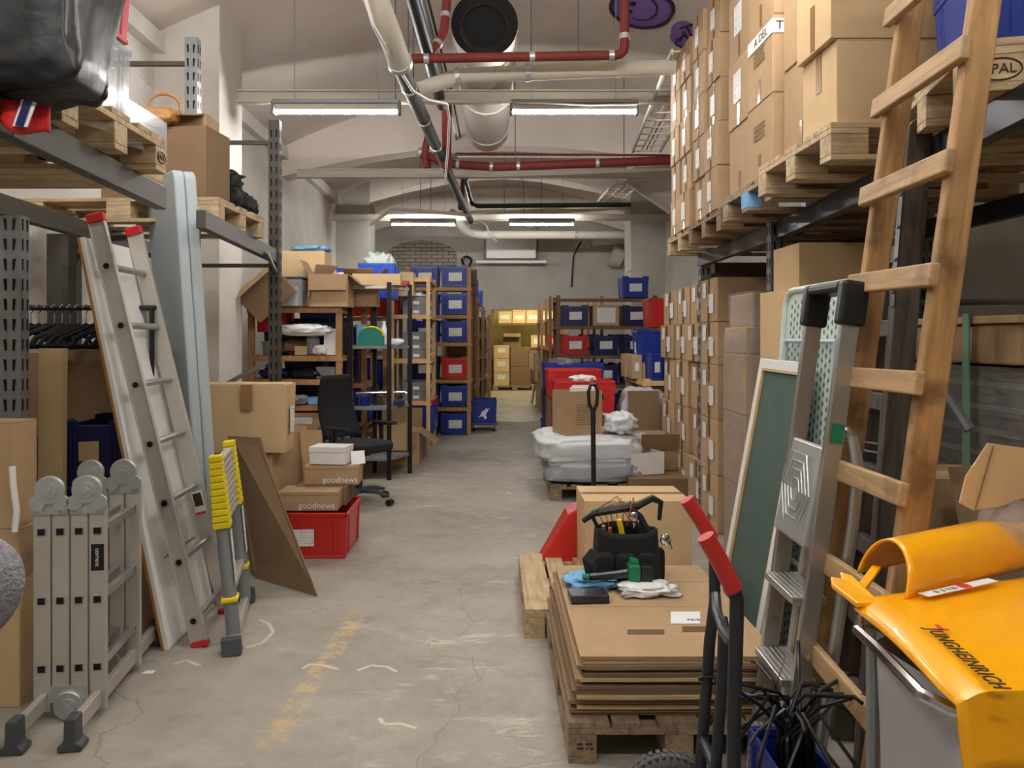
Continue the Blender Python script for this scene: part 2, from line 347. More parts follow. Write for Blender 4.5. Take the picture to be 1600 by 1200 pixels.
M['tableg'] = plain('pale_grey_table', rgb(176,188,194), 0.45, bump=0.05)
M['mint'] = plain('mint_grey_plastic', rgb(206,220,212), 0.5)
M['mint_shade'] = plain('mint_hollow_shade', rgb(98,116,108), 0.7)
M['chalk'] = plain('green_chalkboard', rgb(70,92,84), 0.75, var=0.22)
M['film'] = film('stretch_film', rgb(190,182,178), 0.36)
M['filmc'] = film('clear_film', rgb(225,225,228), 0.16, 0.08, 0.8)
M['bag'] = plain('white_plastic_sack', rgb(214,218,222), 0.4, bump=0.3, bs=12)
M['bagg'] = plain('grey_plastic_sack', rgb(160,166,174), 0.4, bump=0.3, bs=12)
M['bin_bag'] = plain('translucent_bin_bag', rgb(178,176,180), 0.38, alpha=.93, bump=.25, bs=7)
M['clearp'] = plain('clear_plastic', rgb(200,206,212), 0.15, alpha=0.35)
M['tan'] = plain('tan_leather', rgb(168,118,56), 0.55)
M['cloth_b'] = plain('blue_cloth', rgb(120,176,220), 0.8)
M['green'] = plain('green_plastic', rgb(18,120,84), 0.4)
M['teal'] = plain('teal_plastic', rgb(30,130,120), 0.45)
M['strap'] = plain('green_strap', rgb(126,168,150), 0.5)
M['purple'] = plain('purple_spray_paint', rgb(142,106,188), 0.8, var=0.15)
M['purple_d'] = plain('dark_purple_spray_paint', rgb(48,22,52), 0.8)
M['rubber'] = plain('grey_rubber', rgb(88,88,86), 0.8, bump=0.3, bs=80)
M['tubeon'] = plain('lit_tube', rgb(255,255,255), 0.5, emit=(1.0, 0.98, 0.955, 1), es=TUBE)
M['tubewarm'] = plain('lit_warm_tube', rgb(255,250,220), 0.5, emit=(1.0, 0.9, 0.55, 1), es=TUBE*2.2)
M['knit'] = plain('grey_knit', rgb(140,138,142), 0.95, bump=1.0, bs=120)
M['skin'] = plain('skin', rgb(214,164,138), 0.5)
M['denim'] = plain('dark_denim', rgb(44,50,66), 0.85)
M['hair'] = plain('brown_hair', rgb(64,44,32), 0.6)
# ================================================================ structure
def zc(x): return 4.15+0.8*(1-((x-0.15)/3.2)**2)
def struct(mb, name, m, **k): o = mb.build(name, m, **k); o['kind'] = 'structure'; return o
struct(MB().box(-3.2, 3.6, -4.2, 25, -0.2, 0), 'floor', M['floor'])
struct(MB().box(-3.2, -3.0, -4.2, 18.3, 0, 4.3), 'wall_left', M['wall'])
struct(MB().box(3.3, 3.5, -4.2, 18.3, 0, 4.3), 'wall_right', M['wallg'])
struct(MB().box(-3.2, 3.5, -4.4, -4.2, 0, 5.2), 'wall_back', M['wallg'])
struct(MB().box(-3.2, -0.05, 18.0, 18.3, 0, 5.2).box(1.75, 3.5, 18.0, 18.3, 0, 5.2).box(-0.05, 1.75, 18.0, 18.3, 2.12, 5.2), 'wall_far', M['wallg'])
struct(MB().box(-3.2, -3.0, 18.3, 25, 0, 3.2).box(4, 4.2, 18.3, 25, 0, 3.2).box(-3.2, 4.2, 24.6, 24.8, 0, 3.2), 'wall_storeroom', M['yellowwall'])
struct(MB().box(-3.2, 4.2, 18.3, 24.8, 3.2, 3.3), 'ceiling', M['ceil'])
g = MB().grid(lambda u, v: (-3.05+6.4*u, -4.3+22.5*v, zc(-3.05+6.4*u)), 24, 2)
g.grid(lambda u, v: (3.35-6.4*u, -4.3+22.5*v, zc(3.35-6.4*u)+0.15), 24, 2)
struct(g, 'ceiling', M['ceil'], smooth=True)
def rib(n, y0, y1, zs, zk, x0=-3.05, x1=3.35):
    mb = MB(); K = 16; up = []; lo = []
    for i in range(K+1):
        x = x0+(x1-x0)*i/K; t = (2*i/K-1); lo.append((x, zs+(zk-zs)*(1-t*t))); up.append((x, zc(x)+0.1))
    for i in range(K): mb.prism([lo[i], lo[i+1], up[i+1], up[i]], y0, y1)
    struct(mb, 'trim_%d' % n, M['ceil'])
rib(1, 10.9, 11.25, 3.75, 4.2); rib(2, 14.7, 15.3, 3.7, 4.62); rib(3, 17.6, 18.1, 3.8, 4.4)
struct(MB().box(-3.05, -2.42, 6.8, 7.42, 0, 4.55), 'trim_4', M['wall'], bevel=0.01)
struct(MB().box(-3.04, -2.35, 14.66, 15.34, 0, 4.6), 'trim_5', M['wallg'], bevel=0.01)
struct(MB().box(2.63, 3.34, 14.66, 15.34, 0, 4.6), 'trim_6', M['wallg'], bevel=0.01)
struct(MB().box(2.75, 3.35, 6.8, 7.4, 0, 4.6), 'trim_7', M['wallg'], bevel=0.01)
# springing ledge along the walls
struct(MB().box(-3.02, -2.9, -4.2, 18, 4.0, 4.16), 'trim_8', M['wall']); struct(MB().box(3.2, 3.32, -4.2, 18, 4.0, 4.16), 'trim_9', M['wallg'])
# tie beams across the hall
for i, (y, z, x0, x1) in enumerate([(7.3, 3.77, -2.42, 2.9), (10.6, 3.74, -2.7, 3.3), (14.4, 3.72, -3.0, 3.3), (0.3, 3.8, -3.0, 3.3)]):
    mb = MB(); mb.box(x0, x1, y-0.05, y+0.05, z+0.045, z+0.058).box(x0, x1, y-0.05, y+0.05, z-0.058, z-0.045).box(x0, x1, y-0.012, y+0.012, z-0.05, z+0.05)
    struct(mb, 'trim_%d' % (10+i), M['cream'])
# walled-up brick arch
mb = MB(); K = 12; cx = -1.66; poly = [(cx-0.82, 3.0), (cx+0.82, 3.0)]+[(cx+0.82*math.cos(PI*i/K), 3.38+0.36*math.sin(PI*i/K)) for i in range(K+1)]
mb.prism(poly, 17.98, 18.02); struct(mb, 'trim_14', M['brick'])
# ================================================================ lamps
def tube_lamp(x0, x1, Y, z, label, cat='light', m='tubeon', group='tube lights under the vault'):
    L = x1-x0; r = empty('tube_light', loc=((x0+x1)/2, Y, z)); tag(r, label, 'tube light', group)
    mb = MB().prism([(-L/2, 0.075), (L/2, 0.075), (L/2, 0.11), (-L/2, 0.11)], -0.06, 0.06); mb.build('housing', M['steel_s'], r, bevel=0.004)
    for s in (-1, 1): MB().box(s*L/2-0.012, s*L/2+0.012, -0.05, 0.05, -0.018, 0.1).build('end_cap', M['grey'], r)
    MB().box(-L/2+.012, L/2-.012, -.03, .03, .022, .0745).build('batten', M['cream'], r, bevel=.003)
    MB().tube([(-L/2+0.012, 0, 0), (L/2-0.012, 0, 0)], 0.014, 8).build('tube', M[m], r, smooth=True)
    h = zc((x0+x1)/2)-z-0.1
    for s in (-1, 1): MB().tube([(s*L/3, 0, 0.1), (s*L/3, 0, h+0.1)], 0.004, 5).build('suspension_rod', M['steel_s'], r)
    return r
tube_lamp(-2.04, -0.87, 7.15, 3.58, 'tube light hanging at the left in front of the first tie beam', group=None)
tube_lamp(0.17, 1.34, 7.15, 3.58, 'glaring tube light hanging right of the big duct, brightest of all', group=None)
tube_lamp(-1.85, -0.68, 14.0, 3.53, 'far tube light hanging left of the thick cream pipe end', group=None)
tube_lamp(0.3, 1.48, 14.0, 3.53, 'far tube light hanging above the white wall unit', group=None)
for x in (-2.0, 0.2):
    for y in (0.6, 3.2): tube_lamp(x, x+1.17, y, 3.6, 'tube light overhead above the camera', group='tube lights overhead near the camera')
tube_lamp(0.6, 1.8, 20.2, 2.95, 'tube light on the ceiling of the back storeroom', m='tubewarm', group=None)
# ================================================================ ceiling services
def pipe(name, pts, r, m, label, cat='pipe', clamps=(), n=12, group=None, sub=True):
    pts = [V(p) for p in pts]
    if sub and len(pts) > 2:           # round the corners
        out = [pts[0]]
        for i in range(1, len(pts)-1):
            a, b, c = pts[i-1], pts[i], pts[i+1]; d = min((a-b).length, (c-b).length, 4*(r if not isinstance(r, list) else r[0]))*0.5
            p = b+(a-b).normalized()*d; q = b+(c-b).normalized()*d
            for t in (0, 0.33, 0.67, 1): out.append(p*(1-t)**2+b*2*t*(1-t)+q*t*t)
        out.append(pts[-1]); pp = out
    else: pp = pts
    o = MB().tube(pp, r, n).build(name, M[m], loc=pts[0], smooth=True); tag(o, label, cat, group)
    for (p, q) in clamps:
        p = V(p); q = V(q); d = (q-p).normalized()*0.02
        c = MB().tube([p-d-pts[0], p+d-pts[0]], (r if not isinstance(r, list) else r[0])*1.14, n).build('pipe_clamp', M['zinc'], o, smooth=True)
    return o
Yp = 5.9
a, b, c = P(632, 92, Yp), P(976, 86, Yp), P(976, -30, Yp)
pipe('waste_pipe', [a, b, c], 0.036, 'redpipe', 'dark red pipe crossing under the big duct and bending up at its right end', clamps=[(a.lerp(b, .02), b), (a.lerp(b, .1), b), (a.lerp(b, .58), b), (a.lerp(b, .94), b), (b.lerp(c, .25), c)])
a = P(700, -20, 6.2); b = P(693, 55, 6.1); c = P(668, 90, 5.95)
pipe('waste_pipe', [a, b, c], 0.036, 'redpipe', 'short dark red pipe slanting down beside the left edge of the duct opening', clamps=[(a.lerp(b, .6), b), (b.lerp(c, .4), c)])
a, b, c, d = P(655, 238, 9.4), P(700, 256, 9.5), P(775, 261, 9.5), P(1062, 250, 9.5)
pipe('waste_pipe', [a, b, c, d], 0.055, 'redpipe', 'dark red pipe running right in front of the second tie beam', clamps=[(a, b), (b.lerp(c, .2), c), (b.lerp(c, .9), c), (c.lerp(d, .12), d), (c.lerp(d, .55), d)])
a = P(671, 205, 9.4); pipe('waste_pipe', [a, P(663, 240, 9.4), P(668, 262, 9.4)], 0.045, 'redpipe', 'stub of dark red pipe dropping left of the grey diagonal pipe')
a = P(698, 160, 8.4); pipe('waste_pipe', [a, P(698, 262, 9.2)], 0.055, 'redpipe', 'dark red riser between the grey diagonal pipe and the duct')
a = P(722, 275, 11.2); pipe('waste_pipe', [a, P(721, 300, 12), P(720, 325, 12.5)], 0.05, 'redpipe', 'small dark red riser beyond the second tie beam')
pipe('copper_line', [P(712, 240, 10.2), P(1062, 243, 10.2)], 0.014, 'redpipe', 'thin reddish line above the long dark red pipe', clamps=())
pipe('conduit', [P(715, 245, 10.1), P(1062, 246, 10.1)], 0.012, 'cream', 'thin cream conduit above the long dark red pipe')
# lagged and grey diagonal pipe
a, b, c = P(578, -25, 4.6), P(600, 30, 4.85), P(625, 98, 5.3)
pipe('lagged_pipe', [a, b, c], 0.078, 'cream', 'thick cream lagged pipe slanting down at the top edge', clamps=[(c, c+(c-b))])
a, b, c, d = P(620, 92, 5.35), P(650, 160, 6.6), P(695, 258, 9.7), P(735, 345, 14.0)
pipe('diagonal_pipe', [a, b, c, d], 0.06, 'gpipe', 'grey diagonal pipe running down the middle of the vault', clamps=[(a.lerp(b, .6), b), (b.lerp(c, .2), c), (b.lerp(c, .6), c), (c, d)])
a, b, c, d = P(640, -20, 5.2), P(672, 95, 6.1), P(690, 165, 7.6), P(700, 215, 9.3)
pipe('black_pipe', [a, b, c], 0.05, 'bpipe', 'black pipe slanting behind the red pipe junction')
a = P(655, -20, 6.0); pipe('conduit', [a, P(700, 150, 8.6), P(716, 230, 11.5)], 0.022, 'steel_s', 'galvanised conduit slanting beside the black pipe')
a = P(664, -20, 6.1); pipe('conduit', [a, P(707, 150, 8.8), P(722, 230, 11.6)], 0.012, 'gpipe', 'thin grey cable line next to the galvanised conduit')
a, b, c, d = P(655, 140, 6.2), P(690, 128, 6.2), P(720, 118, 6.2), P(1070, 104, 6.2)
pipe('drain_pipe', [a, b, c, d], 0.062, 'cream', 'thick cream pipe crossing above the first tie beam', clamps=[(b.lerp(c, .8), c), (c.lerp(d, .3), d)])
a = P(728, 362, 15.6); pipe('drain_pipe', [P(706, 332, 14.9), a, P(745, 367, 15.8), P(982, 367, 15.8)], 0.085, 'cream', 'thick cream pipe running right under the far tube lights', clamps=[(P(770, 367, 15.8), P(982, 367, 15.8)), (P(900, 367, 15.8), P(982, 367, 15.8))])
a, b, c, d = P(727, 280, 12), P(737, 318, 12.8), P(745, 322, 12.8), P(985, 320, 12.8)
pipe('black_pipe', [a, b, c, d], 0.04, 'bpipe', 'black pipe bending and running right beyond the second tie beam')
a, b, c = P(735, 341, 14.9), P(800, 333, 14.6), P(985, 322, 14.6)
pipe('drain_pipe', [a, b, c], 0.06, 'cream', 'slim cream pipe rising to the right above the far tube lights')
a = P(590, 325, 12.9); pipe('conduit', [P(578, 352, 12.9), P(612, 326, 12.9), P(735, 336, 12.9)], 0.03, 'cream', 'pale bent conduit reaching to the left pillar')
pipe('conduit', [P(612, 343, 15.5), P(700, 352, 15.7), P(735, 354, 15.7)], 0.03, 'cream', 'pale conduit low along the far left vault')
# white cable sagging from the lagged pipe
pts = [P(566, -20, 4.5), P(583, 40, 4.7), P(615, 95, 5.2), P(645, 142, 5.6), P(668, 156, 5.9), P(698, 162, 6.2), P(702, 185, 6.4), P(700, 230, 6.9), P(696, 278, 7.6)]
pipe('cable', pts, 0.011, 'white', 'white cable dropping from the lagged pipe past the tie beam')
pipe('cable', [P(740, 350, 13.6), P(752, 346, 13.6), P(760, 352, 13.6), P(766, 370, 13.6), P(776, 377, 13.6)], 0.014, 'white', 'white cable hanging from the far thick cream pipe', cat='cable')
pipe('cable', [P(668, 158, 7.1), P(820, 160, 7.1), P(920, 164, 7.1), P(1068, 162, 7.1)], 0.009, 'white', 'white cable lying along the first tie beam', cat='cable')
pipe('cable', [P(908, 378, 17.8), P(896, 400, 17.8), P(893, 448, 17.9)], 0.02, 'bpipe', 'dark cable hanging down the far wall right of the white unit', cat='cable')
# suspension rods
for i, (px, y1, Y) in enumerate([(618, 155, 6.5), (638, 120, 6.3), (646, 150, 6.6), (830, 92, 5.9), (904, 88, 5.9), (788, 330, 12.8), (818, 340, 14.5), (846, 350, 14.5), (805, 262, 9.5), (975, 255, 9.5), (673, 330, 14.0), (657, 335, 14.0)]):
    p = P(px, y1, Y); q = V((p.x, p.y, zc(p.x)+0.02))
    o = MB().tube([p, q], 0.006, 5).build('hanger_rod', M['gpipe'], loc=p); tag(o, 'thin steel hanger rod dropping from the vault', 'rod', 'hanger rods under the vault')
# big round duct, open at the near end
r = empty('ventilation_duct', loc=P(757, 38, 6.4)); tag(r, 'big round white duct with a black open end facing the camera', 'duct')
mb = MB(); R0, R1 = 0.267, 0.262; vs = []; n = 40
prof = [(R0, 0), (R0, 3.3), (R1*0.6, 3.42), (0.02, 3.45)]
mb.lathe([(R0+0.012, 0.0), (R0+0.012, 0.05), (R0, 0.06)]+[(R0, 0.4*k+0.5) for k in range(7)]+[(R0, 3.3), (R0*.8, 3.4), (0.02, 3.42)], 40, axis='y')
# lathe axis 'y' gives z->y ; dark disc over the capped end paints the shade inside the mouth
mb.build('duct_tube', M['duct'], r, smooth=True, ang=60)
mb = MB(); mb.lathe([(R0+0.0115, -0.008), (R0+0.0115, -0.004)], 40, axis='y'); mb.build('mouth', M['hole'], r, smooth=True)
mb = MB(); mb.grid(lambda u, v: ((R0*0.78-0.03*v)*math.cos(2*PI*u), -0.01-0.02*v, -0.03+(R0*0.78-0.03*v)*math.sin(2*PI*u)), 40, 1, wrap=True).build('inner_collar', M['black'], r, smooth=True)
for k in range(3): MB().tube([(0.275*math.cos(t*2*PI/40), 0.35+1.3*k, 0.275*math.sin(t*2*PI/40)) for t in range(40)], 0.008, 6, closed=True).build('duct_band', M['duct'], r, smooth=True)
# cable ladders
def tray(p, q, wd, label, n=9):
    p = V(p); q = V(q); d = (q-p).normalized(); s = d.cross(V((0,0,1))).normalized()*wd/2
    o = empty('cable_ladder', loc=p); tag(o, label, 'cable tray'); z = V((0,0,0))
    for k in (-1, 1): MB().bar(s*k, q-p+s*k, 0.02, 0.045).build('side_rail', M['cream'], o)
    for i in range(n+1):
        t = (q-p)*(i/n); MB().bar(t-s, t+s, 0.02, 0.012).build('rung', M['cream'], o)
    for k in range(3): MB().tube([s*(0.3*k-0.3)+V((0,0,.02)), (q-p)*0.5+s*(0.3*k-0.2)+V((0,0,.02)), q-p+s*(0.3*k-0.3)+V((0,0,.02))], 0.009, 6).build('cable', M['white' if k != 1 else 'tan'], o)
tray(P(1085, 80, 6.0), P(1010, 236, 9.6), 0.34, 'white cable ladder slanting up right of the glaring tube light', 12)
tray(P(985, 283, 11.3), P(945, 320, 14.4), 0.4, 'smaller white cable ladder beyond the second tie beam', 9)
# right-hand flared duct by the wall
o = MB().tube([P(985, 262, 11.5), P(1062, 300, 11.6)], [0.24, 0.36], 20).build('duct_elbow', M['duct'], loc=P(985, 262, 11.5), smooth=True); tag(o, 'wide pale duct reaching the right wall above the far pillar', 'duct')
# far wall fittings
r = empty('wall_unit', loc=(0.42, 17.7, 3.3)); tag(r, 'white box hung high on the far wall above the storeroom opening', 'unit heater')
MB().box(-0.57, 0.57, -0.12, 0.2, -0.02, 0.5).build('casing', M['white'], r, bevel=0.02)
MB().box(-0.8, 0.8, -0.14, -0.08, -0.13, -0.07).build('rail', M['white'], r); MB().box(-0.62, -0.6, -0.1, -0.05, -0.1, 0.75).box(0.6, 0.62, -0.1, -0.05, -0.1, 0.75).build('hanger', M['gpipe'], r)
o = MB().tube([V((-0.6, 17.7, 3.3))+V((0.1*math.cos(a)*(1+.2*math.sin(3*a)), 0.03*math.sin(2*a), 0.13*math.sin(a)-0.1)) for a in [k*PI/10 for k in range(20)]], 0.03, 6, closed=True).build('cable_coil', M['black'], loc=(-0.6, 17.7, 3.3)); tag(o, 'black cable coil hanging left of the white wall unit', 'cable')
o = MB().tube([P(955, 398, 17.6), P(972, 405, 17.6)], [0.28, 0.2], 16).tube([P(925, 375, 17.5), P(985, 372, 17.5)], 0.13, 12).build('extract_duct', M['cream'], loc=P(955, 398, 17.6), smooth=True); tag(o, 'stubby cream duct at the top right of the far wall', 'duct')
for i in range(4):
    o = MB().tube([P(908+10*i, 368, 17.5), P(897+10*i, 388, 17.6)], 0.03, 8).build('pipe_stub', M['cream'], loc=P(908+10*i, 368, 17.5)); tag(o, 'short slanting cream pipe stub under the far cream pipe', 'pipe', 'four slanting pipe stubs by the stubby duct')
# painted smiley and word on the vault
def cpt(px, py):               # where the view ray meets the vault
    lo, hi = 3.0, 17.0
    for _ in range(40):
        m = (lo+hi)/2; p = P(px, py, m)
        if p.z > zc(p.x)-0.006: hi = m
        else: lo = m
    return P(px, py, lo)
def cpoly(cx, cy, rx, ry, rot=0, n=30, wob=0.0):
    return [cpt(cx+rx*math.cos(2*PI*i/n)*(1+wob*math.sin(5*i))*math.cos(rot)-ry*math.sin(2*PI*i/n)*math.sin(rot), cy+rx*math.cos(2*PI*i/n)*math.sin(rot)+ry*math.sin(2*PI*i/n)*math.cos(rot)) for i in range(n)]
def ribbon(mb, pts, wd=2.2): mb.tube([cpt(*p) for p in pts], [0.012]*len(pts), 5)
r0 = cpt(1003, 10); r = empty('smiling_graffiti', loc=r0); tag(r, 'purple sprayed smiling face on the vault plaster', 'graffiti')
def onto(mb, name, m): o = mb.build(name, M[m], loc=r0); o.parent = r; o.location = (0, 0, 0); return o
pl = cpoly(1003, 12, 49, 30, 0.12, wob=0.02); mb = MB(); mb.add(pl+[p+V((0,0,.004)) for p in pl], [tuple(range(30)), tuple(reversed(range(30, 60)))]); onto(mb, 'paint_patch', 'purple')
mb = MB(); mb.tube([p-V((0,0,.004)) for p in pl], 0.02, 5, closed=True)
ribbon(mb, [(988, 28), (1000, 31), (1014, 30), (1025, 22), (1027, 10), (1020, 0), (1010, -8)]); onto(mb, 'outline', 'purple_d')
mb = MB(); q = cpt(990, 6); mb.blob(q, (0.09, 0.12, 0.02), 0, 1, 12, 6, 1, flat=False); q = cpt(985, 18); mb.blob(q, (0.07, 0.09, 0.02), 0, 1, 12, 6, 1, flat=False); onto(mb, 'eyes', 'purple_d')
r0 = cpt(1066, 55); r = empty('word_graffiti', loc=r0); tag(r, 'small purple sprayed cloud with a dark word beside the smiling face', 'graffiti')
pl = cpoly(1067, 54, 20, 21, 0, wob=0.06); mb = MB(); mb.add(pl+[p+V((0,0,.004)) for p in pl], [tuple(range(30)), tuple(reversed(range(30, 60)))]); onto(mb, 'paint_patch', 'purple')
mb = MB(); ribbon(mb, [(1066, 60), (1058, 60), (1056, 68), (1064, 73), (1071, 72)]); ribbon(mb, [(1062, 64), (1068, 48), (1074, 60)]); ribbon(mb, [(1065, 57), (1072, 55)]); ribbon(mb, [(1064, 44), (1082, 38)]); ribbon(mb, [(1073, 41), (1080, 56)]); onto(mb, 'lettering', 'purple_d')
# ================================================================ generic builders
def pallet(name_loc, rz, label, m='pal', L=1.2, W=0.8, group=None, mark=None):
    r = empty('pallet', loc=name_loc, rz=rz); tag(r, label, 'pallet', group); mm = M[m]
    mb = MB()
    for (y, bw) in ((-W/2+0.0725, .145), (-W/4+0.01, .1), (0, .145), (W/4-0.01, .1), (W/2-0.0725, .145)): mb.box(-L/2, L/2, y-bw/2, y+bw/2, 0.122, 0.144)
    for x in (-L/2+.0725, 0, L/2-.0725): mb.box(x-.0725, x+.0725, -W/2, W/2, 0.1, 0.1215)
    mb.build('top_deck', mm, r, bevel=0.002)
    for x in (-L/2+.0725, 0, L/2-.0725):
        for y in (-W/2+.05, 0, W/2-.05): MB().box(x-.0725, x+.0725, y-.05, y+.05, 0.0225, 0.0995).build('block', mm, r, bevel=0.003)
    for y in (-W/2+.05, 0, W/2-.05): MB().box(-L/2, L/2, y-.05, y+.05, 0, 0.022).build('bottom_board', mm, r, bevel=0.002)
    return r
def stamp(par, c, right, up, txt='EPAL', s=0.045):
    r = V(right).normalized(); u = V(up).normalized(); n = r.cross(u)
    mb = MB().tube([V(c)+r*s*1.35*math.cos(t)+u*s*0.75*math.sin(t)+n*0.0006 for t in [2*PI*k/28 for k in range(28)]], 0.0018, 4, closed=True)
    mb.build('stamped_ring', M['brass_ink'], par)
    text_obj(txt, s*0.95, M['brass_ink'], par, tframe(V(c)+n*0.0006, r, u), 'stamped_lettering')
def carton(w_, d, h, loc, label, rz=0, m='card', labels=(), tapes=(), group=None, name='carton', lm='label', wob=0.0, cat='box', tm='tape'):
    mb = MB(); k = wob
    j = lambda: random.uniform(-k, k)
    vs = [(-w_/2+j(), -d/2+j(), 0), (w_/2+j(), -d/2+j(), 0), (w_/2+j(), d/2+j(), 0), (-w_/2+j(), d/2+j(), 0), (-w_/2+j(), -d/2+j(), h-.006), (w_/2+j(), -d/2+j(), h-.006), (w_/2+j(), d/2+j(), h-.006), (-w_/2+j(), d/2+j(), h-.006)]
    mb.add(vs, [(3,2,1,0),(4,5,6,7),(0,1,5,4),(1,2,6,5),(2,3,7,6),(3,0,4,7)])
    if w_ > d: mb.box(-w_/2+k, w_/2-k, -d/2+k, -0.002, h-.007, h).box(-w_/2+k, w_/2-k, 0.002, d/2-k, h-.007, h)
    else: mb.box(-w_/2+k, -0.002, -d/2+k, d/2-k, h-.007, h).box(0.002, w_/2-k, -d/2+k, d/2-k, h-.007, h)
    o = mb.build(name, M[m], bevel=0.006); o.location = loc; o.rotation_euler = (0, 0, rz); tag(o, label, cat, group)
    e = 0.0025+k
    def pl(face, u, v, a, b):
        q = MB()
        if face == 'L': q.box(-w_/2-e, -w_/2-e+.0015, u-a/2, u+a/2, v-b/2, v+b/2)
        if face == 'R': q.box(w_/2+e-.0015, w_/2+e, u-a/2, u+a/2, v-b/2, v+b/2)
        if face == 'F': q.box(u-a/2, u+a/2, -d/2-e, -d/2-e+.0015, v-b/2, v+b/2)
        if face == 'T': q.box(u-a/2, u+a/2, v-b/2, v+b/2, h, h+.0015)
        return q
    for t in tapes: pl(*t).build('packing_tape', M[tm], o)
    for i, t in enumerate(labels):
        t = list(t); q = pl(*t)
        q.v = [p+V({'L': (-.0016, 0, 0), 'R': (.0016, 0, 0), 'F': (0, -.0016, 0), 'T': (0, 0, .0016)}[t[0]]) for p in q.v]
        q.build('paper_label', M[lm], o)
    return o
def open_carton(w_, d, h, loc, label, rz=0, m='card', flaps=(60, 60, 60, 60), fl=None, group=None, labels=(), rot=None, mi='card_in'):
    r = empty('open_carton', loc=loc, rz=rz); tag(r, label, 'box', group)
    if rot: r.rotation_euler = rot
    t = 0.005
    MB().box(-w_/2, w_/2, -d/2, d/2, 0, t).box(-w_/2, -w_/2+t, -d/2, d/2, t, h).box(w_/2-t, w_/2, -d/2, d/2, t, h).box(-w_/2+t, w_/2-t, -d/2, -d/2+t, t, h).box(-w_/2+t, w_/2-t, d/2-t, d/2, t, h).build('carton_body', M[m], r)
    f = fl or min(w_, d)/2
    for i, a in enumerate(flaps):      # degrees below horizontal outward (90 = hanging), order -y,+x,+y,-x
        if a is None: continue
        an = math.radians(a); dx = math.cos(an)*f; dz = -math.sin(an)*f; s = 0.01
        if i == 0: q = [(-w_/2+s, -d/2, h), (w_/2-s, -d/2, h), (w_/2-s, -d/2-dx, h+dz), (-w_/2+s, -d/2-dx, h+dz)]
        if i == 1: q = [(w_/2, -d/2+s, h), (w_/2, d/2-s, h), (w_/2+dx, d/2-s, h+dz), (w_/2+dx, -d/2+s, h+dz)]
        if i == 2: q = [(w_/2-s, d/2, h), (-w_/2+s, d/2, h), (-w_/2+s, d/2+dx, h+dz), (w_/2-s, d/2+dx, h+dz)]
        if i == 3: q = [(-w_/2, d/2-s, h), (-w_/2, -d/2+s, h), (-w_/2-dx, -d/2+s, h+dz), (-w_/2-dx, d/2-s, h+dz)]
        MB().slab(q, 0.004).build('flap', M[mi if mi else m], r)
    for (face, u, v, a, b) in labels:
        if face == 'F': MB().box(u-a/2, u+a/2, -d/2-.002, -d/2-.0005, v-b/2, v+b/2).build('paper_label', M['label'], r)
        if face == 'L': MB().box(-w_/2-.002, -w_/2-.0005, u-a/2, u+a/2, v-b/2, v+b/2).build('paper_label', M['label'], r)
    return r
_cr = {}
def crate_mesh(w_, d, h, dip=True):
    key = (w_, d, h, dip)
    if key in _cr: return _cr[key]
    mb = MB(); tp = 0.93; th = 0.005
    def ringv(s, z, ins=0): return [(-w_/2*s+ins, -d/2*s+ins, z), (w_/2*s-ins, -d/2*s+ins, z), (w_/2*s-ins, d/2*s-ins, z), (-w_/2*s+ins, d/2*s-ins, z)]
    o0 = ringv(tp, 0); o1 = ringv(0.985, h-.03); i1 = ringv(0.985, h, th); i0 = ringv(tp, 0.008, th); o2 = ringv(0.985, h)
    vs = o0+o1+o2+i1+i0; f = [(3,2,1,0)]
    for a in (0, 4, 8, 12):
        for k in range(4): f.append((a+k, a+(k+1) % 4, a+4+(k+1) % 4, a+4+k))
    f.append((16,17,18,19)); mb.add(vs, f)
    # rim with raised corners
    rr = 0.5; e = 0.012
    for sx in (-1, 1): mb.box(sx*w_/2-(e if sx > 0 else 0), sx*w_/2+(0 if sx > 0 else e), -d/2, d/2, h-.028, h-.004)
    for sy in (-1, 1): mb.box(-w_/2, w_/2, sy*d/2-(e if sy > 0 else 0), sy*d/2+(0 if sy > 0 else e), h-.028, h-.004)
    if dip:
        c = w_*0.24; c2 = d*0.24
        for sx in (-1, 1):
            for sy in (-1, 1):
                x0, x1 = sorted((sx*w_/2, sx*(w_/2-c))); y0, y1 = sorted((sy*d/2, sy*(d/2-0.012))); mb.box(x0, x1, y0, y1, h-.005, h+.022)
                x0, x1 = sorted((sx*w_/2, sx*(w_/2-.012))); y0, y1 = sorted((sy*d/2, sy*(d/2-c2))); mb.box(x0, x1, y0, y1, h-.005, h+.022)
    # ribs
    def rx(z): return tp+(0.985-tp)*z/h
    for k in (-0.36, -0.3, 0.3, 0.36):
        for sy in (-1, 1):
            mb.bar((k*w_, sy*d/2*rx(0.02), 0.02), (k*w_*1.03, sy*d/2*rx(h-.03), h-.03), 0.006, 0.01, up=V((0, sy, 0)))
        for sx in (-1, 1):
            mb.bar((sx*w_/2*rx(0.02), k*d, 0.02), (sx*w_/2*rx(h-.03), k*d*1.03, h-.03), 0.006, 0.01, up=V((sx, 0, 0)))
    for sy in (-1, 1): mb.box(-w_*.47, w_*.47, sy*d*.483-.004, sy*d*.483+.004, 0.0, 0.02)
    _cr[key] = mb; return mb
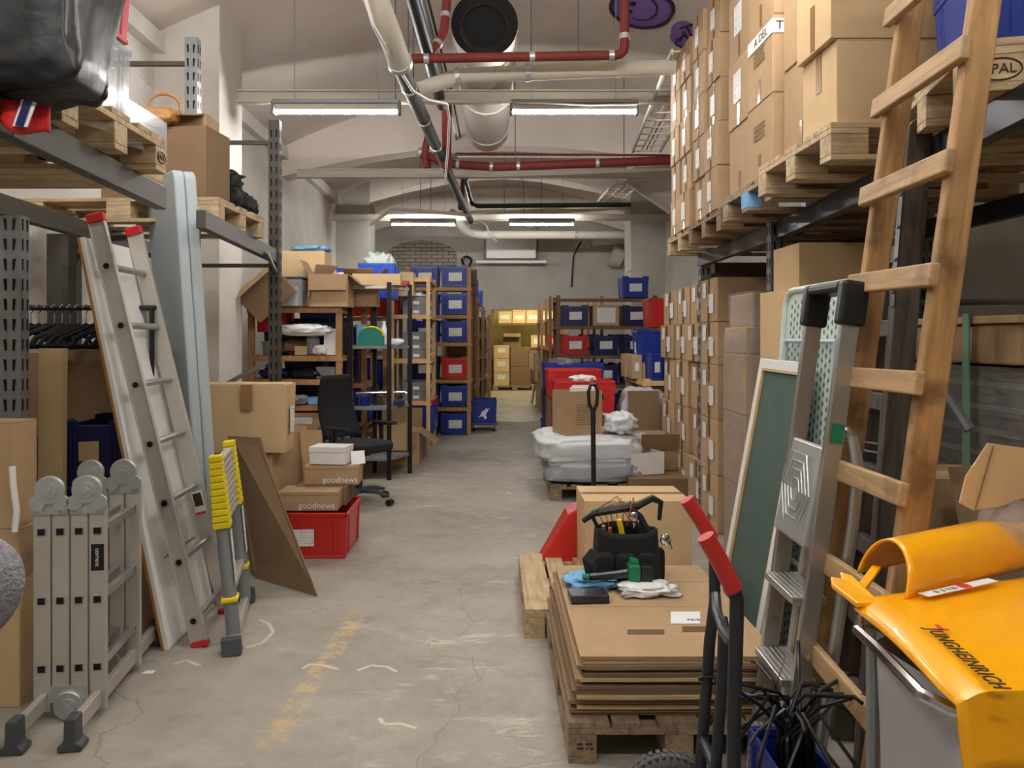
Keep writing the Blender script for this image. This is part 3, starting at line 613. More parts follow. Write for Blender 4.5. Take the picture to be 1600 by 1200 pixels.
def crate(w_, d, h, loc, label, rz=0, m='blue', labels=(), group=None, cat='crate', dip=True, fill=None, lm='label'):
    mb = crate_mesh(w_, d, h, dip); o = mb.build('plastic_crate', M[m], bevel=0.003, seg=1); o.location = loc; o.rotation_euler = (0, 0, rz); tag(o, label, cat, group)
    for (face, u, v, a, b) in labels:
        k = 0.93+0.055*v/h
        c = MB(); e = 0.006
        if face == 'F': c.slab([(u-a/2, -d/2*(0.93+0.055*(v-b/2)/h)-e, v-b/2), (u+a/2, -d/2*(0.93+0.055*(v-b/2)/h)-e, v-b/2+.004), (u+a/2, -d/2*(0.93+0.055*(v+b/2)/h)-e, v+b/2), (u-a/2, -d/2*(0.93+0.055*(v+b/2)/h)-e, v+b/2-.004)], 0.002)
        if face == 'L': c.slab([(-w_/2*(0.93+0.055*(v-b/2)/h)-e, u+a/2, v-b/2), (-w_/2*(0.93+0.055*(v-b/2)/h)-e, u-a/2, v-b/2), (-w_/2*(0.93+0.055*(v+b/2)/h)-e, u-a/2, v+b/2), (-w_/2*(0.93+0.055*(v+b/2)/h)-e, u+a/2, v+b/2)], 0.002)
        if face == 'R': c.slab([(w_/2*(0.93+0.055*(v-b/2)/h)+e, u-a/2, v-b/2), (w_/2*(0.93+0.055*(v-b/2)/h)+e, u+a/2, v-b/2), (w_/2*(0.93+0.055*(v+b/2)/h)+e, u+a/2, v+b/2), (w_/2*(0.93+0.055*(v+b/2)/h)+e, u-a/2, v+b/2)], 0.002)
        c.build('paper_label', M[lm], o)
    return o
def blob(name, c, sz, m, label, cat, amp=0.25, freq=3, seed=0, p=0.7, fold=0.05, nu=40, nv=22, rz=0, group=None, sub=False):
    o = MB().blob((0, 0, sz[2]/2), sz, amp, freq, nu, nv, p, seed, True, fold).build(name, M[m], smooth=True, ang=180)
    o.location = c; o.rotation_euler = (0, 0, rz); tag(o, label, cat, group); return o
def shelf_unit(name, label, x0, x1, y0, y1, H, levels, m='shelf', pw=0.045, sh=0.025, cat='shelf', sm=None, slat=True, rz=0, pin=None, group=None):
    cx, cy = (x0+x1)/2, (y0+y1)/2; r = empty(name, loc=(cx, cy, 0), rz=rz); tag(r, label, cat, group); a, b = (x1-x0)/2, (y1-y0)/2
    for sx in (-1, 1):
        for sy in (-1, 1): MB().box(sx*a-pw/2, sx*a+pw/2, sy*b-pw/2, sy*b+pw/2, 0, H).build('post', M[m], r, bevel=0.003)
    for z in levels:
        mb = MB()
        if slat:
            n = max(3, int(2*b/0.12)); g = 2*b/n
            for i in range(n): mb.box(-a-pw/2, a+pw/2, -b+g*i+.006, -b+g*(i+1)-.006, z-sh, z)
        else: mb.box(-a-pw/2+.001, a+pw/2-.001, -b-pw/2+.001, b+pw/2-.001, z-sh, z)
        for sx in (-1, 1): mb.box(sx*(a+pw/2)-.01, sx*(a+pw/2)+.01, -b-pw/2, b+pw/2, z-sh-.03, z-sh)
        mb.box(-a-pw/2, a+pw/2, -b-pw/2-.008, -b-pw/2+.01, z-sh-.03, z-.002)
        mb.build('shelf', M[sm or m], r)
    return r
def lean_empty(name, A, B, T, label, cat): 
    r = empty(name, M=frame(V(A), V(B), V(T))); tag(r, label, cat); return r
# ================================================================ left pallet rack
def upright(r, x, y, z0, z1, m='steel_s', wd=0.085, dp=0.07, sl=True, face=-1):
    s = MB(); s.box(x-wd/2, x+wd/2, y-dp/2, y+dp/2, z0, z1)
    if sl:
        s.mi = 1; z = z0+0.1
        while z < z1-0.06:
            for k in (-1, 1):
                s.slab([(x+k*.022-.004-k*.004, y-dp/2-.002, z), (x+k*.022+.004-k*.004, y-dp/2-.002, z), (x+k*.022+.007, y-dp/2-.002, z+.055), (x+k*.022-.007, y-dp/2-.002, z+.055)], 0.001)
                s.slab([(x+wd/2+.001, y+k*.018-.004, z), (x+wd/2+.001, y+k*.018+.004, z), (x+wd/2+.001, y+k*.018+.006, z+.055), (x+wd/2+.001, y+k*.018-.006, z+.055)], 0.001)
                s.slab([(x-wd/2-.002, y+k*.018-.004, z), (x-wd/2-.002, y+k*.018+.004, z), (x-wd/2-.002, y+k*.018+.006, z+.055), (x-wd/2-.002, y+k*.018-.006, z+.055)], 0.001)
            z += 0.095
    return s.build('upright', [M[m], M['hole']], r)
def beam(r, p, q, m='steel_b', h=0.1, w_=0.05):
    MB().bar(p, q, w_, h).build('load_beam', M[m], r, bevel=0.004)
r = empty('pallet_rack', loc=(-1.75, 4.0, 0)); tag(r, 'grey pallet rack on the left holding pallets above the ladders', 'pallet rack'); O = V((-1.75, 4.0, 0))
def W(x, y, z): return V((x, y, z))-O
upright(r, -2.28-O.x, 3.66-O.y, 0, 2.07, 'steel_s', wd=.1)
for (x, y, z1, m) in [(-2.05, 5.25, 3.53, 'steel_s'), (-1.7, 6.0, 3.18, 'steel_b')]:
    upright(r, x-O.x, y-O.y, 0, z1, m)
    upright(r, x-.82-O.x, y-O.y, 0, min(z1, 2.3), 'steel_b', sl=False)
    for z in (0.5, 1.3, 2.05, z1-.17):
        if z < z1-0.05 and not (z < 2 and y > 5.5): MB().bar(W(x-.82, y, z), W(x, y, z), 0.03, 0.03).build('frame_brace', M['steel_b'], r)
beam(r, W(-1.40, 2.2, 2.12), W(-1.50, 3.47, 2.12)); beam(r, W(-1.548, 4.07, 2.12), W(-1.70, 5.98, 2.12)); MB().box(-2.44-O.x, -2.36-O.x, 4.2-O.y, 4.27-O.y, 0, 2.06).build('upright', M['steel_b'], r); beam(r, W(-2.22, 2.2, 2.12), W(-2.5, 5.98, 2.12))
beam(r, W(-1.40, 2.2, 2.12), W(-1.395, 0.9, 2.12)); beam(r, W(-2.2, 2.2, 2.12), W(-2.2, 0.9, 2.12))
MB().bar(W(-2.5, 6.0, 0.9), W(-1.72, 6.0, 1.32), 0.03, 0.03).build('frame_brace', M['steel_s'], r)
MB().bar(W(-1.68, 5.95, 2.0), W(-1.62, 5.5, 2.1), 0.02, 0.02).build('frame_brace', M['steel_s'], r)
ZP = 2.171
pa = pallet((-1.95, 2.78, ZP), 0.02, 'pallet on the left rack under the red crates and wrapped bin', 'pal')
stamp(pa, (0.45, -0.4015, 0.058), (1, 0, 0), (0, 0, 1), 'EPAL', 0.04)
stamp(pa, (0.6012, 0.35, 0.058), (0, 1, 0), (0, 0, 1), 'EPAL', 0.03)
pb = pallet((-2.1, 3.35, ZP), 0.0, 'pallet on the left rack under the clear plastic tray', 'pal', W=0.3); stamp(pb, (0.6012, -0.1, 0.058), (0, 1, 0), (0, 0, 1), 'EPAL', 0.03)
pallet((-2.19, 4.92, ZP), -0.04, 'pallet on the left rack under the torn carton and black soft bags', 'pal')
ZT = ZP+0.1445
# black leather bag
r = blob('leather_bag', (-1.53, 2.19, 2.175), (0.80, 0.34, 0.72), 'leather', 'big black leather holdall hanging over the top left corner', 'bag', 0.1, 2.2, 3, 0.22, 0.02, 64, 30)
MB().tube([(-0.02, -0.19, 0.66), (-0.05, -0.21, 0.4), (-0.06, -0.2, 0.22)], [0.018, 0.03, 0.02], 8).tube([(-0.32, -0.19, 0.6), (-0.3, -0.21, 0.3), (-0.32, -0.19, 0.1)], 0.02, 8).build('handle', M['leather'], r, smooth=True)
MB().tube([(0.22, -0.185, 0.6), (0.3, -0.19, 0.5), (0.38, -0.18, 0.42)], 0.008, 6).build('zip', M['chrome'], r, smooth=True)
MB().rbox((0.385, -0.185, 0.39), (0.016, 0.01, 0.05), (0, 0.15, 0)).rbox((0.21, -0.19, 0.58), (0.016, 0.01, 0.05), (0, 0.15, 0)).build('zip_pull', M['chrome'], r, bevel=0.003)
MB().lathe([(0.022, 0), (0.022, 0.012)], 16, (-0.05, -0.235, 0.36), 'y').build('ring', M['chrome'], r)
# flag ribbon
r = empty('flag', loc=P(40, 172, 2.12)); tag(r, 'red cloth with a white edged navy stripe hanging under the black bag', 'flag')
def flag(u, v): return (-0.07+0.135*u, -0.012*math.sin(6*u), 0.03-0.055*u*v*0.6-0.06*v-0.02*math.sin(5*u)*v-0.02*u)
MB().grid(flag, 14, 5).build('red_cloth', M['red'], r, solid=0.004, smooth=True)
def band(a, b, m, e): MB().slab([(a, e, 0.024), (a+b, e, 0.024-b*.2), (a+b-0.025, e, -0.052), (a-0.025, e, -0.048)], 0.003).build('stripe', M[m], r)
band(0.0, 0.04, 'whitep', -0.018); band(0.009, 0.021, 'navy', -0.022)
# crates on pallet A
crate(0.4, 0.5, 0.34, (-1.66, 2.86, ZT), 'clear grey lidded plastic bin wrapped in film on the left rack', m='clearp', dip=False, cat='bin')
blob('red_bundle', (-1.66, 2.8, ZT+.012), (0.34, 0.36, 0.2), 'red', 'shiny red bundle inside the clear bin on the left rack', 'bundle', 0.2, 4, 5, 0.6, 0.06)
o = MB().box(-0.002, 0.002, -0.07, 0.07, -0.06, 0.06).build('bin_label', M['whitep']); o.location = (-1.452, 2.74, ZT+.17); o.rotation_euler = (0, 0.05, 0); tag(o, 'white paper sign with black lettering stuck on the clear bin', 'label')
text_obj('ALAXIS', 0.034, M['ink'], o, tframe((0.0026, 0, 0), (0, 1, 0), (0, 0, 1)), sx=0.9)
crate(0.4, 0.5, 0.27, (-1.66, 2.86, ZT+.36), 'pale red plastic crate stacked directly on the clear bin', m='pink', dip=False)
crate(0.4, 0.5, 0.27, (-1.66, 2.87, ZT+.65), 'pale red plastic crate, upper one of the two on the clear bin', m='pink', dip=False)
o = MB().grid(lambda u, v: (-2.1+0.7*u+0.02*math.sin(9*v), 2.36+0.01*math.sin(13*u)+0.3*(1-v)*0.15, ZT-0.04+0.22*v), 16, 6).grid(lambda u, v: (-1.41+0.02*math.sin(20*u)*(1-v)+0.02*(1-v), 2.4+0.85*u, ZT-0.09+0.3*v), 20, 6).build('stretch_film', M['filmc'], loc=(-1.75, 2.4, ZT), smooth=True); tag(o, 'loose clear film draped over the pallet edge below the bin', 'plastic film')
blob('black_bundle', (-2.0, 2.75, ZT), (0.5, 0.6, 0.3), 'blackf', 'black bundle lying beside the clear bin', 'bundle', 0.3, 3, 9)
# pallet B : big torn carton, clear tray, tan handbag
open_carton(0.66, 0.3, 0.42, (-1.99, 4.69, ZT), 'big torn open carton on the left rack with its flap bent out', m='card_d', flaps=(None, 100, None, None), fl=0.2, rz=-0.12)
o = MB().box(-0.13, 0.13, -0.2, 0.2, 0, 0.005).box(-0.13, -0.126, -0.2, 0.2, 0.005, 0.17).box(0.126, 0.13, -0.2, 0.2, 0.005, 0.17).box(-0.126, 0.126, -0.2, -0.196, 0.005, 0.17).build('plastic_tray', M['clearp']); o.location = (-1.64, 3.36, ZT); tag(o, 'clear plastic tray standing in front of the torn carton', 'tray')
carton(0.2, 0.36, 0.12, (-1.64, 3.36, ZT+.006), 'flat brown box inside the clear plastic tray', m='card')
r = open_carton(0.6, 0.22, 0.1, (-2.02, 4.72, ZT+.421), 'tan cardboard lid piled behind the torn carton', m='card', flaps=(20, None, None, None), fl=0.1)
r = blob('handbag', (-1.99, 4.55, ZT+.422), (0.26, 0.2, 0.11), 'tan', 'tan leather handbag lying on the torn carton', 'bag', 0.15, 3, 4)
MB().tube([(0.1*math.cos(t)+0.06, -0.05, 0.1+0.08*math.sin(t)) for t in [PI*k/12 for k in range(-2, 15)]], 0.009, 6).build('handle', M['tan'], r, smooth=True)
for i, (x, y, z, s, t) in enumerate([(-1.74, 4.98, 0, (0.24, 0.32, 0.14), 'black soft bag at the near end of the far pallet'), (-1.7, 5.14, 0, (0.2, 0.28, 0.13), 'black soft bag in the middle of the far pallet'), (-1.85, 5.2, 0, (0.18, 0.22, 0.12), 'small black soft bag at the far pallet end'), (-1.88, 5.02, 0.12, (0.42, 0.4, 0.15), 'larger black soft bag heaped on top of the others')]):
    blob('soft_bag', (x, y, ZT+z), s, 'blackf', t, 'bag', 0.25, 3.5, i+11, 0.6, 0.08)
# ================================================================ under the left rack
r = empty('coat_rail', loc=(-2.3, 3.75, 0)); tag(r, 'black rail with wire coat hooks behind the stacked crates', 'rail')
MB().tube([(-0.32, 0.35, 1.65), (0.5, 0.35, 1.65)], 0.014, 8).build('rail', M['black'], r, smooth=True)
MB().tube([(-0.3, 0.35, 0), (-0.3, 0.35, 1.65)], 0.014, 8).tube([(0.48, 0.35, 0), (0.48, 0.35, 1.65)], 0.014, 8).build('stand', M['black'], r)
for i in range(16):
    x = -2.55+0.042*i; h = empty('coat_hanger', loc=(x, 4.1, 1.56), rz=random.uniform(0.9, 1.35)); tag(h, 'black velvet coat hanger packed on the black rail', 'coat hanger', 'black coat hangers on the rail')
    MB().tube([(0, 0, 0.0), (0, 0, 0.06), (0.02, 0, 0.085), (0.0, 0, 0.11), (-0.02, 0, 0.09)], 0.003, 5).build('hook', M['chrome'], h, smooth=True)
    MB().tube([(-0.2, 0, -0.11), (-0.17, 0, -0.07), (0, 0, 0), (0.17, 0, -0.07), (0.2, 0, -0.11), (0, 0, -0.12), (-0.2, 0, -0.11)], 0.011, 6).build('shoulder_bar', M['blackf'], h, smooth=True)
carton(0.5, 0.4, 0.41, (-1.875, 4.0, 0), 'brown carton on the floor under the two stacked dark blue crates', m='card', tapes=(('F', 0, .3, .06, .2),))
crate(0.42, 0.4, 0.31, (-1.91, 4.0, 0.412), 'dark blue crate, lower of the two stacked on the brown carton', m='navy')
crate(0.3, 0.4, 0.33, (-1.98, 4.0, 0.73), 'dark blue crate, upper one with a paper slip in its front handle', m='navy', labels=(('F', -.02, .2, .1, .1),), lm='card_l')
carton(0.5, 0.16, 0.52, (-2.16, 3.18, 0), 'tall light carton at the left edge behind the folded ladder', m='card_l')
carton(0.48, 0.16, 0.2, (-2.15, 3.18, 0.521), 'shallow carton at the left edge, middle of three stacked', m='card')
carton(0.46, 0.16, 0.43, (-2.165, 3.18, 0.722), 'carton at the left edge, topmost of three stacked', m='card')
o = MB().tube([(-1.915, 3.06, 0.98), (-1.91, 3.06, 0.9), (-1.9, 3.065, 0.8), (-1.905, 3.06, 0.72)], 0.012, 6).build('string', M['whitep'], loc=(-1.91, 3.06, 0.85)); tag(o, 'white frayed string hanging down the leftmost cartons', 'string')
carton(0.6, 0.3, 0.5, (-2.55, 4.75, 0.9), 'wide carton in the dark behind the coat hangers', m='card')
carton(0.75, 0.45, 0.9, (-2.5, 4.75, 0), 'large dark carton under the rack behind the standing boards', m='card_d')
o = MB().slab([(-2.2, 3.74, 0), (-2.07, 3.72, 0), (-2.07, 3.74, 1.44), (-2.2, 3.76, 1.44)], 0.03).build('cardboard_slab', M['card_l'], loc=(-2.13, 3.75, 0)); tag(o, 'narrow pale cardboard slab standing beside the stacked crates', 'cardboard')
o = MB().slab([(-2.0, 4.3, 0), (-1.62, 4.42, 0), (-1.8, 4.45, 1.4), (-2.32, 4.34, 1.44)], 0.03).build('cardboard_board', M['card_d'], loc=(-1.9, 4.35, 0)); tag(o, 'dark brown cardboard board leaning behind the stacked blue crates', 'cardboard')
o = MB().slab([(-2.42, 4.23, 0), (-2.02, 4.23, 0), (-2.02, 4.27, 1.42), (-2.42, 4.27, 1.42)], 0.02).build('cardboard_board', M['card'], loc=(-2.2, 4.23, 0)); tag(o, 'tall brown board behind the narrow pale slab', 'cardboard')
# ---------------------------------------------------------------- ladders
def ladder(name, A, B, T, L, rungs, rw, rt, m, mr, label, capm=None, rung_r=0.016, rl=None):
    A, B, T = V(A), V(B), V(T); r = lean_empty(name, A, B, T, label, 'ladder'); Wd = (B-A).length
    for i, x in enumerate((0, Wd)):
        LL = L if rl is None else rl[i]
        o = MB().box(x-rt/2, x+rt/2, -rw/2, rw/2, 0.0, LL).build('stile', M[m], r, bevel=0.004)
        if capm:
            MB().box(x-rt/2-.003, x+rt/2+.003, -rw/2-.003, rw/2+.003, LL-.03, LL+.006).build('end_cap', M[capm], o, bevel=0.003)
            MB().box(x-rt/2-.003, x+rt/2+.003, -rw/2-.003, rw/2+.003, -.004, 0.035).build('foot_cap', M[capm], o, bevel=0.003)
            h = MB()
            for z in rungs:
                sx = -1 if x == 0 else 1
                h.lathe([(0.014, 0), (0.014, 0.001)], 12, (x+sx*rt/2+(0 if sx > 0 else -.001), 0, z), 'x')
                h.lathe([(0.014, 0), (0.014, 0.001)], 12, (x-sx*rt/2-(0.001 if sx > 0 else 0), 0, z), 'x')
            h.build('rung_ends', M['hole'], o)
    for z in rungs: MB().tube([(rt/2, 0, z), (Wd-rt/2, 0, z)], rung_r, 10).build('rung', M[mr], r, smooth=True)
    return r
# stile cross-section of the aluminium ladder is a deep box: wide face towards the aisle
def alu_ladder():
    A, B = V((-1.41, 3.71, 0.003)), V((-1.44, 4.16, 0.003)); T = V((-1.905, 3.71, 2.08)); L = (T-A).length
    r = lean_empty('aluminium_ladder', A, B, T, 'aluminium ladder with red end caps leaning against the white panel', 'ladder'); Wd = (B-A).length
    zs = [0.13+0.292*i for i in range(7)]
    for i, x in enumerate((0.0, Wd)):
        mb = MB(); mb.box(x-.012, x+.012, -0.036, 0.036, 0, L)
        for s in (-1, 1): mb.box(x-.018 if i == 0 else x-.012, x+.012 if i == 0 else x+.018, s*.036-.003, s*.036+.003, 0, L)
        o = mb.build('stile', M['alum'], r, bevel=0.002)
        MB().box(x-.02, x+.02, -.042, .042, L-.04, L+.006).build('end_cap', M['red'], o, bevel=0.006)
        MB().box(x-.02, x+.02, -.042, .042, -.002, .03).build('foot_cap', M['red'], o, bevel=0.006)
        for z in zs:
            for s in (-1, 1):
                h = MB(); h2 = MB()
                h2.lathe([(0.019, 0), (0.019, 0.002)], 14, (x+s*.0185-(0.002 if s < 0 else 0), 0, z), 'x'); h.lathe([(0.0145, 0), (0.0145, 0.003)], 14, (x+s*.0185-(0.003 if s < 0 else 0), 0, z), 'x')
                h2.build('rung_collar', M['alu'], o)
                if i == 0: h.build('rung_hole', M['hole'], o)
        # ends visible on the face turned to the camera
    for z in zs: MB().tube([(0.012, 0, z), (Wd-.012, 0, z)], 0.017, 12).build('rung', M['alu'], r, smooth=True)
    o = MB().box(Wd-.022, Wd-.0125, -0.03, 0.03, 0.55, 0.68).build('warning_sticker', M['whitep'], r); MB().box(Wd-.0235, Wd-.0222, -0.022, 0.022, 0.6, 0.67).build('sticker_print', M['ink'], o); MB().box(Wd-.0235, Wd-.0222, -0.028, 0.028, 0.553, 0.568).build('sticker_print', M['redink'], o)
    return r
alu_ladder()
# white panel behind it
A, B, T = V((-1.56, 3.66, 0.0)), V((-1.56, 4.26, 0.0)), V((-1.965, 3.66, 1.97))
r = lean_empty('leaning_board', A, B, T, 'white door panel with an orange edge leaning behind the aluminium ladder', 'panel'); L = (T-A).length
MB().box(0.0, 0.6, -0.016, 0.016, 0, L).box(0.05, 0.56, 0.016, 0.022, 0.45, 0.5).build('board', M['white'], r, bevel=0.003)
MB().box(-0.004, -0.0002, 0.004, 0.016, 0, L).build('edge_strip', M['tan'], r)
# folding tables
def ftable(A, B, T, L, label, th=0.07):
    r = lean_empty('folding_table', V(A), V(B), V(T), label, 'folding table'); Wd = (V(B)-V(A)).length
    mb = MB(); rr = 0.055; poly = []
    for (cx_, cz_, a0) in ((rr, rr, PI), (Wd-rr, rr, 1.5*PI), (Wd-rr, L-rr, 0), (rr, L-rr, 0.5*PI)):
        for k in range(6): a = a0+0.5*PI*k/5; poly.append((cx_+rr*math.cos(a), cz_+rr*math.sin(a)))
    mb.prism(poly, -th/2, th/2); mb.build('table_top', M['tableg'], r, bevel=0.012, seg=3, smooth=True)
    return r
ftable((-1.54, 4.33, 0), (-1.9, 4.79, 0), (-1.666, 4.23, 2.427), 2.42, 'grey folding table leaning nearest the aisle, right of a twin', 0.06)
ftable((-1.588, 4.293, 0), (-1.948, 4.753, 0), (-1.714, 4.193, 2.427), 2.42, 'grey folding table leaning behind its twin, wide face to the rack', 0.058)
# folded multi-joint ladder
def multi_ladder():
    r = empty('folding_ladder', loc=(-1.68, 3.2, 0)); tag(r, 'folded four-section aluminium ladder with round hinges in the left foreground', 'ladder')
    O2 = V((-1.68, 3.2, 0)); zs = [0.38-0.155+0.0, 0.55, 0.875]
    y0, y1 = 3.02, 3.42; zb, zt = 0.085, 0.835
    for i in range(4):
        x = -1.784+0.069*i
        for j, y in enumerate((y0, y1)):
            mb = MB(); mb.box(x-.0315-O2.x, x+.0315-O2.x, y-.013-O2.y, y+.013-O2.y, zb if i in (1, 2) else 0.03, zt)
            o = mb.build('stile', M['alum'], r, bevel=0.004)
            for z in (0.2, 0.465, 0.735):
                h = MB(); h2 = MB()
                h2.box(x-.018-O2.x, x+.018-O2.x, y-.0165-O2.y, y+.0165-O2.y, z-.017, z+.017); h.box(x-.0135-O2.x, x+.0135-O2.x, y-.0172-O2.y, y+.0172-O2.y, z-.0125, z+.0125)
                h2.build('rung_rim', M['alu'], o, bevel=0.002); h.build('rung_socket', M['hole'], o)
        for z in (0.2, 0.465, 0.735): MB().box(x-.013-O2.x, x+.013-O2.x, y0+.014-O2.y, y1-.014-O2.y, z-.015, z+.015).build('rung', M['alu'], r, bevel=0.003)
    for (xa) in (-1.749, -1.611):       # top hinge pairs
        for y in (y0, y1):
            for s in (-1, 1):
                mb = MB(); cx_ = xa-O2.x+s*0.0; 
            mb.lathe([(0.052, 0), (0.056, 0.004), (0.056, 0.016), (0.052, 0.02)], 28, (cx_, y-O2.y-.036, 0.90), 'y')
            mb.lathe([(0.03, 0), (0.03, 0.008)], 24, (cx_, y-O2.y-.044, 0.90), 'y'); mb.lathe([(0.012, 0), (0.012, 0.01)], 14, (cx_, y-O2.y-.052, 0.90), 'y')
            mb.prism([(cx_-.066, 0.805), (cx_+.066, 0.805), (cx_+.066, 0.855), (cx_+.045, 0.89), (cx_-.045, 0.89), (cx_-.066, 0.855)], y-O2.y-.022, y-O2.y-.0145)
            mb.lathe([(0.03, 0), (0.03, 0.012)], 20, (cx_-.045, y-O2.y-.034, 0.85), 'y').lathe([(0.03, 0), (0.03, 0.012)], 20, (cx_+.045, y-O2.y-.034, 0.85), 'y')
            mb.lathe([(0.006, 0), (0.006, 0.006)], 8, (cx_-.03, y-O2.y-.028, 0.815), 'y').lathe([(0.006, 0), (0.006, 0.006)], 8, (cx_+.03, y-O2.y-.028, 0.815), 'y')
            mb.build('hinge', M['zinc'], r, smooth=True)
    for y in (y0, y1):
        cx_ = -1.68-O2.x; mb = MB().lathe([(0.052, 0), (0.056, 0.004), (0.056, 0.016), (0.052, 0.02)], 28, (cx_, y-O2.y-.036, 0.06), 'y').lathe([(0.03, 0), (0.03, 0.008)], 24, (cx_, y-O2.y-.044, 0.06), 'y').lathe([(0.01, 0), (0.01, 0.01)], 14, (cx_, y-O2.y-.052, 0.06), 'y')
        mb.prism([(cx_-.07, 0.07), (cx_+.07, 0.07), (cx_+.07, 0.135), (cx_-.07, 0.135)], y-O2.y-.022, y-O2.y-.0145); mb.build('hinge', M['zinc'], r, smooth=True)
    for x in (-1.775, -1.577):           # long floor bars with rubber shoes
        o = MB().bar((x-O2.x+.0, 2.8-O2.y, 0.075), (x-O2.x, 3.72-O2.y, 0.075), 0.028, 0.06).build('foot_bar', M['alum'], r, bevel=0.003)
        for y in (2.78, 3.73):
            MB().prism([(x-O2.x-.04, 0.0), (x-O2.x+.04, 0.0), (x-O2.x+.045, 0.02), (x-O2.x+.022, 0.035), (x-O2.x+.02, 0.12), (x-O2.x-.02, 0.12), (x-O2.x-.022, 0.035), (x-O2.x-.045, 0.02)], y-O2.y-.035, y-O2.y+.035).build('rubber_foot', M['dgrey'], r, bevel=0.006)
    o = MB().box(-0.024, 0.024, -0.0012, 0, -0.052, 0.052).build('maker_plate', M['black'], r, bevel=0.0); o.location = (-1.577-O2.x, y0-O2.y-.0135, 0.63)
    text_obj('corrent', 0.023, M['whitep'], o, tframe((0, -.0014, 0), (0, 0, -1), (1, 0, 0)))
    r.rotation_euler = (0, 0, .12)
    return r
multi_ladder()
# telescopic ladder
A, B, T = V((-1.255, 3.72, 0.06)), V((-1.37, 4.24, 0.06)), V((-1.345, 3.74, 0.93))
r = lean_empty('telescopic_ladder', A, B, T, 'collapsed yellow and grey telescopic ladder leaning beside the grey tables', 'ladder'); Wd = (B-A).length
for i, x in enumerate((0, Wd)):
    o = MB().tube([(x, 0, 0.0), (x, 0, 0.52)], 0.034, 16).build('tube_stile', M['grey'], r, smooth=True)
    for k in range(11):
        z = 0.52+0.032*k; MB().box(x-.046+.001*k, x+.046-.001*k, -.04+.001*k, .04-.001*k, z, z+.029).build('yellow_collar', M['yellow'], r, bevel=0.004)
    MB().box(x-.042, x+.042, -.04, .04, 0.16, 0.185).build('yellow_collar', M['yellow'], r, bevel=0.008)
    MB().box(x-.03, x+.03, -.037, -.0345, 0.25, 0.5).build('side_sticker', M['label'], o)
for k in range(10): MB().box(0.042, Wd-.042, -.02, .02, 0.525+.032*k, 0.548+.032*k).build('rung', M['alum'], r, bevel=0.003)
MB().box(0.034, Wd-.034, -.022, .022, 0.19, 0.22).build('rung', M['alum'], r, bevel=0.003)
MB().bar((-0.08, 0, -0.02), (Wd+.08, 0, -0.02), 0.04, 0.05).build('stabiliser_bar', M['alum'], r, bevel=0.004)
for x in (-0.1, Wd+.1): MB().prism([(x-.04, -.06), (x+.04, -.06), (x+.03, -.03), (x+.02, .02), (x-.02, .02), (x-.03, -.03)], -.045, .045).build('rubber_foot', M['dgrey'], r, bevel=0.008)
# cardboard sheets leaning
def sheet(q, label, m='card', th=0.008, name='cardboard_sheet'):
    q = [V(p) for p in q]; o = MB().slab(q, th).build(name, M[m], loc=q[0]); tag(o, label, 'cardboard'); return o
bl, br, tr, tl = Fl(400, 903), Fl(497, 932), P(406, 690, 4.95), P(362, 683, 5.0)
sheet([bl, br, tr, tl], 'front sheet of the flattened cartons leaning right of the yellow ladder', 'card_d')
d = V((-.03, .05, 0))
sheet([bl+d, br+d*1.3+V((-.03, 0, 0)), tr+d+V((.02, 0, .02)), tl+d], 'second flattened carton sheet leaning just behind the front one', 'card_d')
d = V((-.06, .1, 0)); sheet([bl+d, br+d*1.4+V((-.06, 0, 0)), tr+d*0.8+V((.0, 0, -.05)), tl+d], 'third flattened carton sheet at the back of the leaning pile', 'card')
o = MB().tube([Fl(405, 903)+V((.0, 0, .05)), Fl(455, 918)+V((-.06, 0, .32))], 0.002, 4).build('crease', M['card_in']); o.parent = None; tag(o, 'thin string lying across the leaning cardboard sheets', 'string')
# carton pile behind, red crate
carton(0.5, 0.5, 0.34, (-1.75, 5.5, 0), 'carton on the floor under the big battered carton', m='card')
carton(0.46, 0.5, 0.36, (-1.74, 5.5, 0.341), 'mid carton supporting the big battered carton', m='card')
carton(0.62, 0.24, 0.47, (-1.72, 5.34, 0.705), 'big battered carton with wide tape left of the office chair', m='card_l', tapes=(('F', .05, .38, .08, .17),), wob=0.012, labels=(('R', 0, .22, .1, .18),))
sheet([(-1.63, 5.95, 0.0), (-1.42, 6.05, 0.0), (-1.5, 6.15, 0.78), (-1.7, 6.05, 0.8)], 'flattened carton standing between battered carton and chair', 'card', 0.03)
sheet([(-1.42, 5.9, 0.0), (-1.24, 5.93, 0.0), (-1.36, 6.1, 0.75), (-1.52, 6.05, 0.76)], 'narrow flattened carton leaning beside the office chair', 'card', 0.02)
crate(0.46, 0.55, 0.31, (-1.21, 5.44, 0), 'red crate on the floor filled with printed boxes', m='red', labels=(('F', -.09, .14, .19, .12),), dip=False)
def lidbox(w_, d, h, loc, rz, label, m, txt=None, rx=0):
    r = empty('printed_carton', loc=loc, rz=rz); r.rotation_euler = (rx, 0, rz); tag(r, label, 'box')
    MB().box(-w_/2, w_/2, -d/2, d/2, 0, h).build('carton_body', M[m], r, bevel=0.004)
    MB().box(-w_/2-.003, w_/2+.003, -d/2-.003, d/2+.003, h-.02, h+.004).build('lid', M[m], r, bevel=0.003)
    if txt: text_obj(txt, 0.06, M['whitep'], r, tframe((0.06, -d/2-.004, 0.035), (1, 0, 0), (0, 0, 1)))
    return r
lidbox(0.4, 0.22, 0.125, (-1.25, 5.3, 0.318), 0.0, 'flat carton with white lettering lying in front on the red crate', 'card', 'goodnews')
lidbox(0.38, 0.2, 0.13, (-1.14, 5.52, 0.45), 0.03, 'flat carton with white lettering, rear upper one above the red crate', 'card', 'goodnews')
